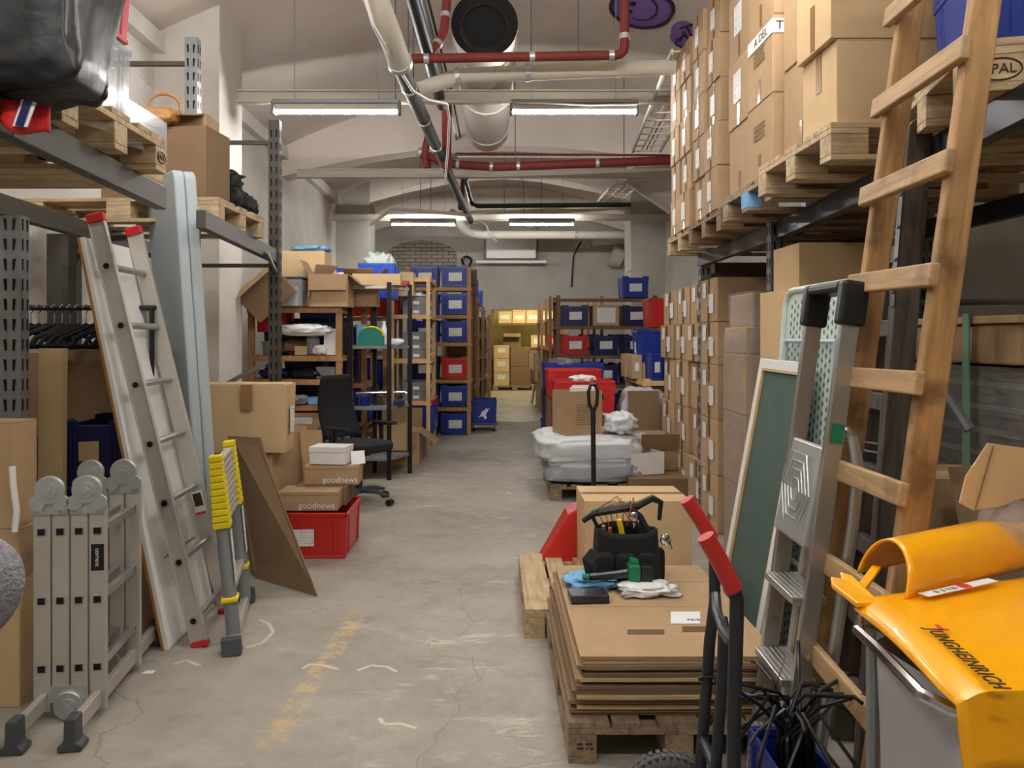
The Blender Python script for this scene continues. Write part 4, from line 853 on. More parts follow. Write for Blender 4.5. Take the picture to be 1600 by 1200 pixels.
carton(0.36, 0.3, 0.13, (-1.2, 5.5, 0.318), 'plain carton wedged inside the red crate', m='card_d')
r = empty('shoe_box', loc=(-1.16, 5.52, 0.59), rz=-0.15); tag(r, 'white shoe box with a lid on top of the lettered cartons', 'box')
MB().box(-.13, .13, -.09, .09, 0, .1).build('carton_body', M['white'], r, bevel=0.003); MB().box(-.134, .134, -.094, .094, .085, .125).build('lid', M['white'], r, bevel=0.003)
sheet([(-1.0, 5.45, 0.585), (-0.9, 5.43, 0.6), (-0.92, 5.5, 0.68), (-1.02, 5.52, 0.67)], 'white paper slip behind the white shoe box', 'whitep', 0.003, 'paper_slip')
# office chair
def chair():
    r = empty('office_chair', loc=(-1.2, 6.9, 0), rz=math.radians(-122)); tag(r, 'black mesh office chair turned away towards the aisle', 'chair')
    # local: chair faces +y
    mb = MB(); mb.blob((0, 0, 0.51), (0.5, 0.5, 0.1), 0.02, 2, 40, 14, 0.4, 1, False); mb.build('seat', M['blackf'], r, smooth=True, ang=180)
    def back(u, v):
        x = (u-0.5)*(0.46-0.1*v**2); return (x, -0.23-0.09*v+0.16*((u-.5)*2)**2*0.3-0.05*math.sin(v*PI), 0.58+0.56*v)
    MB().grid(back, 14, 14).build('backrest', M['blackf'], r, solid=0.03, smooth=True)
    MB().tube([(0, -0.1, 0.44), (0, -0.3, 0.45), (0, -0.33, 0.6), (0, -0.34, 0.85)], 0.022, 8).build('back_support', M['black'], r, smooth=True)
    for s in (-1, 1):
        a = MB().tube([(s*0.22, 0.0, 0.45), (s*0.31, 0.0, 0.46), (s*0.31, -.01, 0.68)], 0.022, 8).build('armrest_post', M['black'], r, smooth=True)
        MB().blob((s*0.31, 0.03, 0.695), (0.09, 0.27, 0.035), 0, 1, 20, 8, 0.5, 0, False).build('armrest', M['black'], r, smooth=True)
    MB().lathe([(0.03, 0.09), (0.03, 0.2), (0.016, 0.2), (0.016, 0.42), (0.1, 0.43), (0.1, 0.46)], 16).build('gas_column', M['steel_d'], r, smooth=True)
    for k in range(5):
        a = 2*PI*k/5+0.5; d = V((math.cos(a), math.sin(a), 0))
        l = MB().tube([d*0.02+V((0, 0, 0.12)), d*0.18+V((0, 0, 0.115)), d*0.3+V((0, 0, 0.085))], [0.028, 0.022, 0.015], 8).build('base_leg', M['dgrey'], r, smooth=True)
        t = d.cross(V((0, 0, 1))); mb = MB()
        mb.tube([d*0.31+t*0.028+V((0, 0, .03)), d*0.31-t*0.028+V((0, 0, .03))], 0.03, 14); mb.build('caster', M['black'], l, smooth=True)
    return r
chair()
# ================================================================ shelving on the left, middle distance
W1 = shelf_unit('wooden_shelf', 'brown wooden shelf full of odds and ends behind the office chair', -2.45, -1.56, 7.8, 8.4, 1.82, (0.8, 1.06, 1.3, 1.79), 'shelf', 0.06)
W2 = shelf_unit('wooden_shelf', 'second brown wooden shelf standing behind the black metal shelf', -2.35, -1.5, 8.95, 9.6, 2.0, (0.5, 0.95, 1.4, 1.9), 'shelf', 0.06)
W3 = shelf_unit('wooden_shelf', 'brown wooden shelf between the black metal shelf and the pale one', -2.3, -1.4, 10.0, 10.9, 2.2, (0.25, 0.8, 1.3, 1.75, 2.15), 'shelf', 0.06)
# stuff on the near wooden shelf
z = 1.795
open_carton(0.46, 0.36, 0.36, (-2.12, 7.62, z-.0), 'large open carton tipped up at the left end of the shelf top', m='card_d', flaps=(20, None, None, 5), fl=.16, rot=(0.1, -0.75, 0.15))
carton(0.5, 0.36, 0.3, (-2.02, 8.25, z+.3), 'bright carton on top of the pile above the brown shelf', m='card_l')
carton(0.52, 0.4, 0.29, (-2.05, 8.25, z), 'dark carton under the bright carton on the shelf top', m='card_d')
blob('plastic_bag', (-1.95, 8.25, z+.605), (0.4, 0.3, 0.06), 'cloth_b', 'crumpled bluish bag on the bright carton', 'bag', 0.3, 4, 3)
r = empty('plastic_box', loc=(-2.06, 7.82, z)); tag(r, 'clear plastic box with papers at the front of the shelf top', 'box'); MB().box(-.15, .15, -.15, .15, 0, .28).build('box_body', M['clearp'], r, bevel=0.01); MB().box(-.155, .155, -.155, .155, .282, .3).build('lid', M['dgrey'], r, bevel=0.005); MB().box(-.1, .1, -.1, .1, .01, .2).build('papers', M['label'], r)
open_carton(0.4, 0.34, 0.33, (-1.66, 7.9, z), 'open carton at the right end of the brown shelf top', m='card', flaps=(75, 40, 10, -60))
sheet([(-1.9, 7.78, z), (-1.84, 7.7, z), (-1.78, 7.8, z+.42), (-1.6, 7.95, z+.42)], 'dark folder leaning beside the open carton on the shelf top', 'card_d', .02, 'folder')
blob('plastic_bag', (-1.92, 7.86, 1.66-.16), (0.5, 0.3, 0.12), 'whitep', 'white plastic bag flattened under the top of the brown shelf', 'bag', 0.3, 4, 8)
open_carton(0.34, 0.3, 0.3, (-1.42, 8.35, z+.02), 'open carton behind the black shelf top, flaps up', m='card', flaps=(-40, -50, 20, 30))
crate(0.4, 0.5, 0.34, (-1.62, 9.2, 1.93), 'bright blue crate on top left, dipped rim, beside another', m='blueb')
crate(0.42, 0.5, 0.4, (-1.33, 9.0, 1.93), 'bright blue crate on top with pale cloth inside', m='blueb', dip=False)
blob('cloth', (-1.33, 9.0, 2.2), (0.34, 0.3, 0.26), 'mint', 'pale green cloth heaped in the bright blue crate', 'cloth', 0.4, 3, 6)
carton(0.26, 0.3, 0.3, (-1.12, 9.75, 2.0), 'small carton right of the bright blue crates', m='card_l', labels=(('F', 0, .12, .1, .12),))
blob('plastic_bag', (-1.6, 8.5, 2.08), (0.3, 0.25, 0.12), 'whitep', 'white bag lying in front of the bright blue crates', 'bag', 0.3, 4, 2)
# red crates beyond the pillar
crate(0.3, 0.3, 0.22, (-2.3, 8.1, 1.54), 'red crate glimpsed under the tipped carton', m='red')
def small(kind, x, y, z, label, m, sz):
    mb = MB()
    if kind == 'bottle': mb.lathe([(sz[0]*.4, 0), (sz[0]*.5, .01), (sz[0]*.5, sz[2]*.6), (sz[0]*.2, sz[2]*.78), (sz[0]*.18, sz[2]*.98), (sz[0]*.12, sz[2])], 14)
    elif kind == 'box': mb.box(-sz[0]/2, sz[0]/2, -sz[1]/2, sz[1]/2, 0, sz[2]-.01).box(-sz[0]/2-.003, sz[0]/2+.003, -sz[1]/2-.003, sz[1]/2+.003, sz[2]-.02, sz[2])
    elif kind == 'tub': mb.lathe([(sz[0]*.4, 0), (sz[0]*.5, sz[2]*.9), (sz[0]*.54, sz[2]*.92), (sz[0]*.54, sz[2])], 16)
    elif kind == 'book': mb.box(-sz[0]/2, sz[0]/2, -sz[1]/2, sz[1]/2, 0, .004).box(-sz[0]/2, sz[0]/2-.006, -sz[1]/2+.003, sz[1]/2-.003, .004, sz[2]-.004).box(-sz[0]/2, sz[0]/2, -sz[1]/2, sz[1]/2, sz[2]-.004, sz[2])
    elif kind == 'heap': mb.blob((0, 0, sz[2]/2), sz, 0.35, 4, 20, 10, 0.7, random.randint(1, 90), True, 0.08)
    nm = {'bottle': 'bottle', 'box': 'box', 'tub': 'tub', 'book': 'binder', 'heap': 'heap'}[kind]
    o = mb.build(nm if kind != 'heap' else 'bundle', M[m], bevel=0 if kind in ('heap', 'bottle', 'tub') else 0.003, smooth=kind in ('heap', 'bottle', 'tub')); o.location = (x, y, z); o.rotation_euler = (0, 0, random.uniform(-.3, .3)); tag(o, label, {'heap': 'bundle', 'book': 'binder'}.get(kind, kind)); return o
for a in [('tub', -2.3, 7.95, 1.305, 'grey tub at the left end of the second shelf', 'grey', (.18, .18, .14)), ('heap', -2.05, 8.05, 1.305, 'brown cardboard scraps on the second shelf', 'card_d', (.3, .25, .16)),
          ('bottle', -1.85, 7.9, 1.305, 'tall clear bottle on the second shelf', 'clearp', (.14, .14, .28)), ('box', -1.66, 7.95, 1.305, 'pale box standing at the right of the second shelf', 'whitep', (.16, .2, .27)),
          ('heap', -1.76, 7.85, 1.305, 'white crumpled wrapper beside the clear bottle', 'whitep', (.14, .12, .1)), ('box', -1.96, 7.85, 1.305, 'small kraft box by the bottle on the second shelf', 'card_l', (.12, .1, .09)),
          ('heap', -2.25, 7.95, 1.065, 'blue wrapped bundle on the left of the third shelf', 'navy', (.28, .25, .1)), ('heap', -1.9, 7.9, 1.065, 'tangle of dark tools on the third shelf', 'black', (.3, .2, .1)), ('box', -1.68, 7.9, 1.065, 'grey carton on the right of the third shelf', 'grey', (.2, .2, .12)),
          ('box', -2.2, 7.95, 0.805, 'dark box on the lowest shelf board at left', 'dgrey', (.24, .2, .14)), ('heap', -1.98, 7.85, 0.805, 'greyish hardware heap on the lowest shelf board', 'grey', (.2, .2, .09)), ('book', -1.74, 7.9, 0.805, 'pale blue binders lying on the lowest shelf board', 'cloth_b', (.28, .22, .07))]: small(*a)
carton(0.62, 0.4, 0.3, (-1.85, 7.98, 0.42), 'wide brown carton with a paper label under the lowest shelf board', m='card', labels=(('F', -.1, .22, .24, .07),))
MBs = MB().box(-.45, .45, -.3, .3, 0, .42).build('low_chest', M['dgrey']); MBs.location = (-2.0, 8.1, 0); tag(MBs, 'dark low chest on the floor under the wide brown carton', 'chest')
for i, (x, z_, h_) in enumerate([(-2.22, 1.305, .36), (-1.78, 1.305, .36), (-2.0, 1.065, .18), (-2.22, .805, .2), (-1.78, .805, .2)]):
    crate(.42, .26, h_, (x, 8.26, z_), ['dark crate at the back left of the second shelf', 'dark crate at the back right of the second shelf', 'dark shallow crate at the back of the third shelf', 'dark crate at the back left of the lowest board', 'dark crate at the back right of the lowest board'][i], m='navy')
# radiator
r = empty('oil_radiator', loc=(-1.55, 7.55, 0.08)); tag(r, 'light grey ribbed oil radiator behind the office chair', 'radiator')
for i in range(5): MB().box(-.15+.06*i, -.15+.06*i+.045, -.08, .08, 0.0, 0.56).build('fin', M['grey'], r, bevel=0.02, seg=3)
MB().box(-.17, .17, -.03, .03, 0.02, 0.06).box(-.17, .17, -.03, .03, .48, .52).build('manifold', M['grey'], r)
for s in (-1, 1): MB().lathe([(.03, 0), (.03, .02)], 12, (s*.12, 0, -.05), 'y').build('wheel', M['black'], r)
crate(0.5, 0.4, 0.3, (-1.62, 8.0, 0.0), 'grey plastic crate on the floor behind the radiator', m='grey')
small('box', -1.88, 7.55, 0.3, 'pale boxed device on the floor pile beside the radiator', 'white', (.14, .2, .24))
carton(.3, .3, .3, (-1.88, 7.56, 0), 'carton under the pale boxed device', m='card_d')
# ---------------------------------------------------------------- black metal shelf
r = empty('metal_shelf', loc=(-1.2, 8.2, 0)); tag(r, 'black steel shelf with pale boards at the aisle corner', 'shelf'); O3 = V((-1.2, 8.2, 0))
cs = [V((-1.49, 8.03, 0)), V((-1.08, 8.0, 0)), V((-0.907, 8.4, 0)), V((-1.295, 8.43, 0))]
for c in cs: MB().box(c.x-.022-O3.x, c.x+.022-O3.x, c.y-.02-O3.y, c.y+.02-O3.y, 0, 2.06).build('post', M['blacks'], r)
for z in (2.03, 1.40, 0.76, 0.23):
    MB().slab([c-O3+V((0, 0, z-.035)) for c in cs], 0.035).build('shelf_board', M['grey'] if z < 2 else M['cream'], r, bevel=0.003)
carton(0.5, 0.22, 0.12, (-1.22, 8.12, 2.031), 'long flat grey carton on top of the black steel shelf', m='card_l', rz=0.05)
small('heap', -0.98, 8.3, 2.031, 'red and white packaging at the right end of the black shelf top', 'pink', (.14, .16, .07))
r = empty('dome_box', loc=(-1.28, 8.15, 1.401)); tag(r, 'teal and yellow arched case on the black shelf', 'case')
MB().prism([(-.13, 0), (.13, 0), (.13, .1)]+[(.13*math.cos(a), .1+.09*math.sin(a)) for a in [PI*k/8 for k in range(1, 8)]]+[(-.13, .1)], -.1, .1).build('case_body', M['teal'], r, bevel=.004)
MB().tube([(.135*math.cos(a), -.1, .1+.095*math.sin(a)) for a in [PI*k/10 for k in range(0, 8)]], .012, 6).build('trim_band', M['yellow'], r, smooth=True)
small('box', -1.4, 8.15, 1.401, 'blue and white printed pack left of the teal case', 'cloth_b', (.1, .12, .22)); small('bottle', -1.16, 8.2, 1.401, 'white spray bottle right of the teal case', 'white', (.1, .1, .26)); small('heap', -1.03, 8.25, 1.401, 'white rag on the black shelf board', 'whitep', (.14, .14, .07))
r = empty('wire_rack', loc=(-1.2, 8.15, 0.761)); tag(r, 'silver wire machine parts on the black shelf', 'machine part'); mb = MB()
for k in range(4): mb.tube([(-.2+.1*k, -.08, 0.01), (-.2+.1*k, -.08, .14), (-.12+.1*k, .08, .15), (-.12+.1*k, .08, 0.01)], .006, 5)
mb.tube([(-.24, -.08, .14), (.28, -.08, .15)], .008, 5).tube([(-.24, .08, .15), (.28, .08, .13)], .008, 5).box(-.06, .08, -.05, .05, 0, .09); mb.build('wire_frame', M['chrome'], r, smooth=True)
small('box', -1.0, 8.2, .761, 'small blue box beside the silver wire parts', 'navy', (.12, .12, .05)); small('tub', -1.38, 8.2, .761, 'blue tub on the left of the black shelf middle board', 'blue', (.16, .16, .1))
# cartons at floor of the metal/pale shelf
open_carton(0.36, 0.3, 0.3, (-1.1, 8.6, 0.24), 'pale open carton on the bottom board of the black shelf', m='card_l', flaps=(100, None, None, 95))
open_carton(0.52, 0.5, 0.38, (-1.12, 9.2, 0.0), 'open carton with spread flaps on the floor by the pale shelf', m='card_l', flaps=(40, 35, -75, 0), fl=.24)
# pale wooden shelf
shelf_unit('pale_shelf', 'pale pine shelf with grey file boxes beside the blue crate rack', -1.27, -0.815, 9.7, 10.6, 2.27, (0.68, 1.21, 1.77, 2.24), 'shelf_l', 0.05)
G = 'grey file boxes on the pale pine shelf'
def filebox(x, y, z, label):
    o = MB().box(-.17, .17, -.13, .13, 0, .1).box(-.173, .173, -.133, .133, .075, .112).build('file_box', M['grey']); o.location = (x, y, z); tag(o, label, 'file box', G)
    MB().box(.1735, .175, -.05, .05, .02, .07).build('label_holder', M['whitep'], o); MB().box(-.04, .04, -.1345, -.133, .02, .06).build('label_holder', M['whitep'], o)
nm = ['bottom', 'second', 'third', 'top']
for sh, z, n in (('upper middle', 1.77, 2), ('middle', 1.21, 3), ('lower', 0.68, 2)):
    for k in range(n): filebox(-.98, 9.95, z+.115*k, 'grey file box, %s of the front pile, %s board of pine shelf' % (nm[k], sh)); filebox(-1.0, 10.35, z+.115*k, 'grey file box, %s of the rear pile, %s board of pine shelf' % (nm[k], sh))
small('heap', -1.0, 9.9, 2.0, 'white papers thrown on the upper grey file boxes', 'whitep', (.25, .2, .05))
crate(0.5, 0.9, 0.33, (-.99, 10.15, .28), 'long blue crate on the lowest level of the pine shelf', m='blue')
crate(0.5, 0.8, 0.12, (-1.0, 10.15, .565-.0), 'shallow red crate resting in the top of the long blue crate', m='red', dip=False)
for i, (x, y, z, m, t) in enumerate([(-1.42, 10.2, 1.77, 'red', 'red crate behind the black shelf near its top'), (-1.9, 10.2, 1.77, 'red', 'second red crate further left near the top shelf'), (-1.62, 9.25, 0.52, 'blue', 'tall blue crate behind the black shelf, left'), (-1.55, 10.3, 0.82, 'blue', 'blue crate behind the black shelf, right'), (-1.8, 9.25, 0.97, 'navy', 'dark crate in the second brown shelf, middle'), (-1.8, 10.3, 1.32, 'navy', 'dark crate in the third brown shelf, middle'), (-2.05, 9.25, 1.42, 'navy', 'dark crate in the second brown shelf, upper'), (-1.62, 10.3, 0.27, 'navy', 'dark crate in the third brown shelf, lowest'), (-1.75, 9.2, 0.0, 'navy', 'dark crate on the floor under the second brown shelf')]):
    crate(0.42, 0.55, 0.36 if z != 1.32 else .3, (x, y, z), t, m=m)
# ---------------------------------------------------------------- blue crate rack at the aisle
x0, x1 = -1.27, -0.36
shelf_unit('crate_rack', 'wooden rack holding labelled blue crates at the aisle', x0, x1, 11.65, 12.4, 2.55, (0.42, 0.84, 1.4, 1.82, 2.24), 'shelf', 0.06)
rows = [(0.01, 'blue', 'bottom'), (0.43, 'blue', 'second lowest'), (0.99-.14, 'red', 'third lowest'), (1.41, 'blue', 'third from top'), (1.83, 'blue', 'second from top'), (2.25, 'blue', 'topmost')]
for z, m, t in rows:
    for cx_, col in ((-0.58, 'aisle'), (-1.04, 'inner')):
        mm = 'navy' if (m == 'red' and col == 'inner') else m
        crate(0.42, 0.6, 0.31, (cx_, 11.96, z), '%s crate in the %s row of the wooden rack, %s column' % ('red' if mm == 'red' else 'blue', t, col), m=mm, labels=(('F', 0.01, .15, .2, .13),), group=None)
blob('plastic_bag', (-.58, 11.85, .32), (.36, .4, .1), 'filmc', 'crumpled clear bag on the bottom blue crate of the rack', 'bag', .3, 4, 3)
o = MB().box(-.05, .05, -.1, .1, 0, .25).build('bundle', M['card_d'], bevel=.01); o.location = (-.3, 12.2, 2.3); tag(o, 'brown packet poking out beside the topmost blue crate', 'packet')
# tall shelf ends lining the aisle further back
for i, (xa, ya, yb, H) in enumerate([(-.34, 12.75, 13.6, 2.35), (-.29, 13.75, 14.6, 2.2), (-.2, 15.45, 16.2, 2.1), (-.08, 16.4, 17.6, 1.95)]):
    shelf_unit('wooden_shelf', ['tall brown shelf end right behind the blue crate rack', 'second tall brown shelf end lining the far aisle', 'third tall brown shelf end lining the far aisle', 'last brown shelf before the storeroom opening'][i], xa-.8, xa, ya, yb, H, [0.2, .65, 1.1, 1.55, H-.05], 'shelf' if i % 2 else 'shelf_d', 0.06)
    for k, zz in enumerate((.205, .655, 1.105, 1.555)):
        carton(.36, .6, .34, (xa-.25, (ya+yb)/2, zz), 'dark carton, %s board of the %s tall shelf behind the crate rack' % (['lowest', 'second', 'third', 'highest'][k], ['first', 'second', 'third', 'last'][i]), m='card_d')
crate(.3, .4, .3, (-.42, 14.2, 2.2), 'blue crate on top of the second tall shelf end', m='blue'); crate(.3, .4, .3, (-.36, 15.8, 2.1), 'blue crate on top of the third tall shelf end', m='blue')
# blue crate on dolly
r = empty('dolly', loc=(-.14, 12.35, 0)); tag(r, 'blue wheeled dolly on the aisle floor beside the rack', 'dolly')
MB().box(-.21, .21, -.3, .3, .1, .13).build('platform', M['blue'], r, bevel=.01)
for sx in (-1, 1):
    for sy in (-1, 1): c = MB().lathe([(.045, 0), (.045, .03)], 14, (sx*.16-.015, sy*.24, .045), 'x').build('caster', M['black'], r, smooth=True); MB().box(sx*.16-.03, sx*.16+.03, sy*.24-.01, sy*.24+.01, .05, .1).build('fork', M['chrome'], c)
r = crate(.4, .58, .36, (-.14, 12.35, .131), 'blue crate with torn white sticker riding on the dolly', m='blue', dip=False)
mb = MB(); 
for (a, b, s_) in ((0, .15, .05), (.04, .2, .035), (-.04, .12, .025), (.02, .09, .03), (-.07, .1, .012), (.08, .22, .012)): mb.blob((a, -.288, b), (s_*1.5, .006, s_*2), .4, 3, 12, 6, 1, 4, False)
mb.build('torn_sticker', M['whitep'], r)
# ================================================================ storeroom beyond the opening
shelf_unit('store_shelf', 'tall shelf of cartons at the back of the bright storeroom', 0.0, 2.2, 21.9, 22.6, 2.3, (1.17, 1.86), 'shelf_d', .07)
nm2 = ['leftmost', 'second', 'third', 'fourth', 'fifth']
for i, x in enumerate((.35, .75, 1.15, 1.55, 1.95)):
    carton(.38, .4, .34, (x, 22.15, 1.865), 'carton with white labels on the storeroom shelf top, %s lower' % nm2[i], m='card_l', labels=(('F', 0, .17, .26, .12),))
    if i in (1, 2, 4): carton(.38, .4, .3, (x, 22.15, 2.21), 'carton with white label in the upper storeroom row, %s place' % nm2[i], m='card_l', labels=(('F', 0, .17, .26, .1),))
carton(.42, .4, .34, (1.3, 22.15, 1.18), 'carton with a white label on the storeroom middle board', m='card_l', labels=(('F', 0, .17, .26, .16),))
crate(.35, .4, .34, (1.75, 22.15, 1.18), 'red crate on the storeroom middle board', m='red', labels=(('F', 0, .17, .1, .14),))
crate(.4, .4, .34, (2.2-.15, 22.1, 1.18), 'blue crate at the right of the storeroom middle board', m='navy')
pallet((.6, 21.4, 0), 0, 'pallet on the storeroom floor under three stacked cartons', 'pal_o')
for k in range(3): carton(.42, .5, .36, (.24, 21.3, .145+.37*k), 'square carton, %s of the three stacked on the storeroom pallet' % ['lowest', 'middle', 'topmost'][k], m='card_l', labels=(('F', 0, .22, .22, .13),))
for k in range(2): carton(.55, .5, .52, (.76, 21.35, .145+.53*k), 'dark carton right of the labelled stack in the storeroom, %s' % ['lower', 'upper'][k], m='card_d')
open_carton(.5, .4, .4, (.55, 22.2, 1.18), 'open carton on the left of the storeroom middle board', m='card_d', flaps=(30, 30, 30, 30))
# folding table & cartons right of the opening
r = empty('work_table', loc=(1.1, 17.2, 0)); tag(r, 'folding table with a carton on it in the storeroom doorway', 'table')
MB().box(-.25, .6, -.35, .35, .74, .77).build('table_top', M['cream'], r, bevel=.005)
for x in (-.15, .5): MB().tube([(x-.08, -.28, 0), (x+.05, 0, .74)], .014, 6).tube([(x-.08, .28, 0), (x+.05, 0, .74)], .014, 6).tube([(x-.08, -.28, .01), (x-.08, .28, .01)], .014, 6).build('leg_frame', M['chrome'], r, smooth=True)
carton(.5, .45, .4, (1.05, 17.2, .771), 'carton on the folding table in the doorway', m='card_l')
carton(.62, .5, .55, (1.22, 16.1, 0), 'large brown carton on the floor right of the far opening', m='card'); carton(.66, .5, .6, (1.2, 16.1, .551), 'large brown carton stacked right of the far opening', m='card')
sheet([(1.0, 15.75, 0), (1.5, 15.7, 0), (1.5, 15.75, 1.22), (1.0, 15.8, 1.22)], 'wide brown cardboard panel standing before the big cartons', 'card_d', .02)
# dark blue crates stack right of aisle
for k in range(3): crate(.42, .58, .32, (1.15, 14.0, .305*k), 'dark blue crate, %s of three stacked by the aisle far right' % ['bottom', 'middle', 'top'][k], m='navy')
# ================================================================ right shelving, far
def fill(label_fmt, xs, ys, zs, kinds, w_=.42, d=.55, h=.33):
    n = 0
    for j, z in enumerate(zs):
        for i, x in enumerate(xs):
            k = kinds[n % len(kinds)]; n += 1
            if k is None: continue
            lb = label_fmt % (['lowest', 'second', 'third', 'fourth', 'top'][j], ['left', 'middle', 'right', 'far right'][i])
            if k == 'card': carton(w_, d, h, (x, ys, z), 'brown carton on the '+lb, m='card', labels=(('F', 0, .17, .3, .24),))
            else: crate(w_, d, h-.02, (x, ys, z), {'navy': 'dark blue', 'red': 'red', 'blue': 'blue'}[k]+' crate on the '+lb, m=k, labels=(('F', 0, .16, .2, .13),))
shelf_unit('wooden_shelf', 'brown wooden shelf with dark blue crates at the far right', 1.05, 2.6, 12.3, 13.0, 2.15, (.25, .72, 1.19, 1.66, 2.1), 'shelf_d', .06)
fill('%s board of the far right brown shelf, %s place', (1.33, 1.82, 2.31), 12.6, (.255, .725, 1.195, 1.665), ['navy', 'navy', 'navy', 'navy', 'navy', 'navy', 'red', 'navy', 'navy', 'navy', 'card', 'navy'])
crate(.42, .5, .32, (2.3, 12.6, 2.12), 'blue crate on top of the far right brown shelf', m='blue', labels=(('F', 0, .16, .2, .13),)); blob('plastic_bag', (2.3, 12.6, 2.38), (.2, .2, .2), 'filmc', 'clear bag sticking out of the topmost far right crate', 'bag', .3, 4, 7)
for i, (x, y, H) in enumerate([(1.0, 13.4, 2.2), (.95, 14.9, 2.15)]):
    shelf_unit('wooden_shelf', ['bright edged shelf end behind the far right brown shelf', 'last shelf end on the right side of the aisle'][i], x, x+.9, y, y+1.0, H, (.3, .8, 1.3, 1.8), 'shelf', .05)
# shelf behind carton stacks with blue crates + red band
shelf_unit('low_shelf', 'low wooden shelf with blue crates behind the carton stacks', 1.72, 2.9, 8.6, 9.7, 1.02, (1.0,), 'shelf_l', .08, slat=False)
crate(.6, .4, .36, (2.22-.22, 9.2, 1.0+.2), 'blue crate with stickers behind the row of narrow blue bins', m='blue', labels=(('L', 0, .16, .1, .14),)); carton(.5, .4, .19, (2.0, 9.2, 1.001), 'flat carton under the stickered blue crate', m='card_l')
for i in range(4): crate(.13, .4, .3, (1.84+.135*i, 8.78, 1.001), 'narrow blue bin with paper label, %s of four on the low shelf' % ['leftmost', 'second', 'third', 'rightmost'][i], m='blue', labels=(('F', 0, .15, .06, .12),), dip=False)
carton(.12, .3, .28, (1.68+.0, 9.1, 1.001), 'narrow brown carton left of the blue bins', m='card', labels=(('F', 0, .14, .05, .1),)); carton(.1, .3, .28, (1.66, 9.5, 1.001), 'second narrow carton behind the first by the blue bins', m='card')
crate(.8, .6, .4, (2.55, 10.8, 1.62), 'faded red crate high up behind the carton stacks', m='red', dip=False); shelf_unit('wooden_shelf', 'brown shelf carrying the faded red crate', 2.1, 2.95, 10.5, 11.1, 1.62, (.3, .8, 1.2, 1.6), 'shelf_d', .06)
fill('%s board under the faded red crate, %s place', (2.33, 2.76), 10.75, (.305, .805, 1.205), ['navy', 'navy', 'navy', 'navy', 'navy', 'navy'], w_=.38, d=.5, h=.33)
# ================================================================ centre: red crates, sacks, jack
pallet((.98, 7.55, 0), PI/2, 'old pallet under the white plastic sacks', 'pal_o', L=1.1, W=.9)
blob('plastic_sack', (.95, 7.45, .145), (.92, .95, .22), 'bagg', 'greyish filled plastic sack lying lowest on the old pallet', 'sack', .1, 2.5, 3, .4, .03, 60, 30)
blob('plastic_sack', (.9, 7.48, .31), (.98, .95, .27), 'bag', 'white filled plastic sack lying over the grey one', 'sack', .12, 2.4, 8, .45, .04, 60, 30)
r = open_carton(.38, .3, .42, (.80, 7.3, .565), 'brown printed carton sitting on the white sacks', m='card', flaps=(None, 60, 30, None), fl=.1, rz=.3)
marks(9, .2, .2, M['card_d'], r, tframe((0.03, -.1512, .2), (1, 0, 0), (0, 0, 1)), 4)
o = MB().box(-.12, .12, -.02, .02, 0, .17).box(-.1, .1, -.012, .012, .17, .19).build('white_packet', M['whitep'], bevel=.004); o.location = (.86, 7.36, .84); tag(o, 'white packet standing in the printed carton', 'packet')
pts = [(1.1, 7.1, .64), (1.2, 7.15, .72), (1.28, 7.2, .62)]; blob('cloth', (1.2, 7.25, .58), (.3, .3, .2), 'bag', 'loose white film bunched at the right end of the sacks', 'plastic film', .4, 2.5, 2, .8, .03)
for k, (z, m) in enumerate([(0.0, 'red'), (.33, 'red'), (.66, 'red')]):
    crate(.66, .5, .36, (.98, 8.4, z), 'large red crate, %s of the nested stack behind the sacks' % ['bottom', 'middle', 'top'][k], m=m, dip=False)
crate(.62, .5, .32, (.93, 8.95, .8), 'red crate just behind the top of the red stack', m='red', dip=False); carton(.6, .48, .79, (.93, 8.95, 0), 'hidden carton carrying the rear red crate', m='card_d')
crate(.75, .55, .3, (1.0, 9.7, .85), 'blue crate with clear bags behind the red stack', m='blue'); crate(.75, .55, .84, (1.0, 9.7, 0), 'tall dark bin under the blue crate with clear bags', m='navy', dip=False)
blob('plastic_bag', (.85, 9.7, 1.08), (.3, .3, .14), 'filmc', 'clear bag in the blue crate behind the red stack', 'bag', .3, 4, 12); blob('cloth', (.98, 8.4, 1.0), (.26, .3, .07), 'whitep', 'white paper lying in the top red crate', 'paper', .3, 3, 5)
crate(.3, .4, .33, (.82, 10.6, 0), 'blue crate on the floor left of the red stack', m='blue')
# clear bin bag, brown box, white polystyrene box
r = blob('bin_bag', (1.62, 8.35, 0), (.5, .5, .92), 'bin_bag', 'grey translucent bin bag standing by the low shelf', 'bag', .12, 3, 9, .5, .03)
open_carton(.45, .4, .4, (1.62, 7.55, .0), 'torn carton with ragged flaps beside the carton stacks', m='card', flaps=(-60, -75, -40, None), fl=.2)
carton(.55, .45, .22, (1.5, 7.12, 0), 'flat dark carton under the white foam box', m='card_d')
r = open_carton(.34, .3, .2, (1.38, 7.2, .225), 'white foam box lying tilted on the flat dark carton', m='white', flaps=(None, None, -70, None), mi='white', fl=.15, rz=.3)
sheet([(1.42, 8.0, .0), (1.75, 8.0, .0), (1.75, 8.1, .92), (1.42, 8.1, .92)], 'brown cardboard panel standing beside the bin bag', 'card_d', .02)
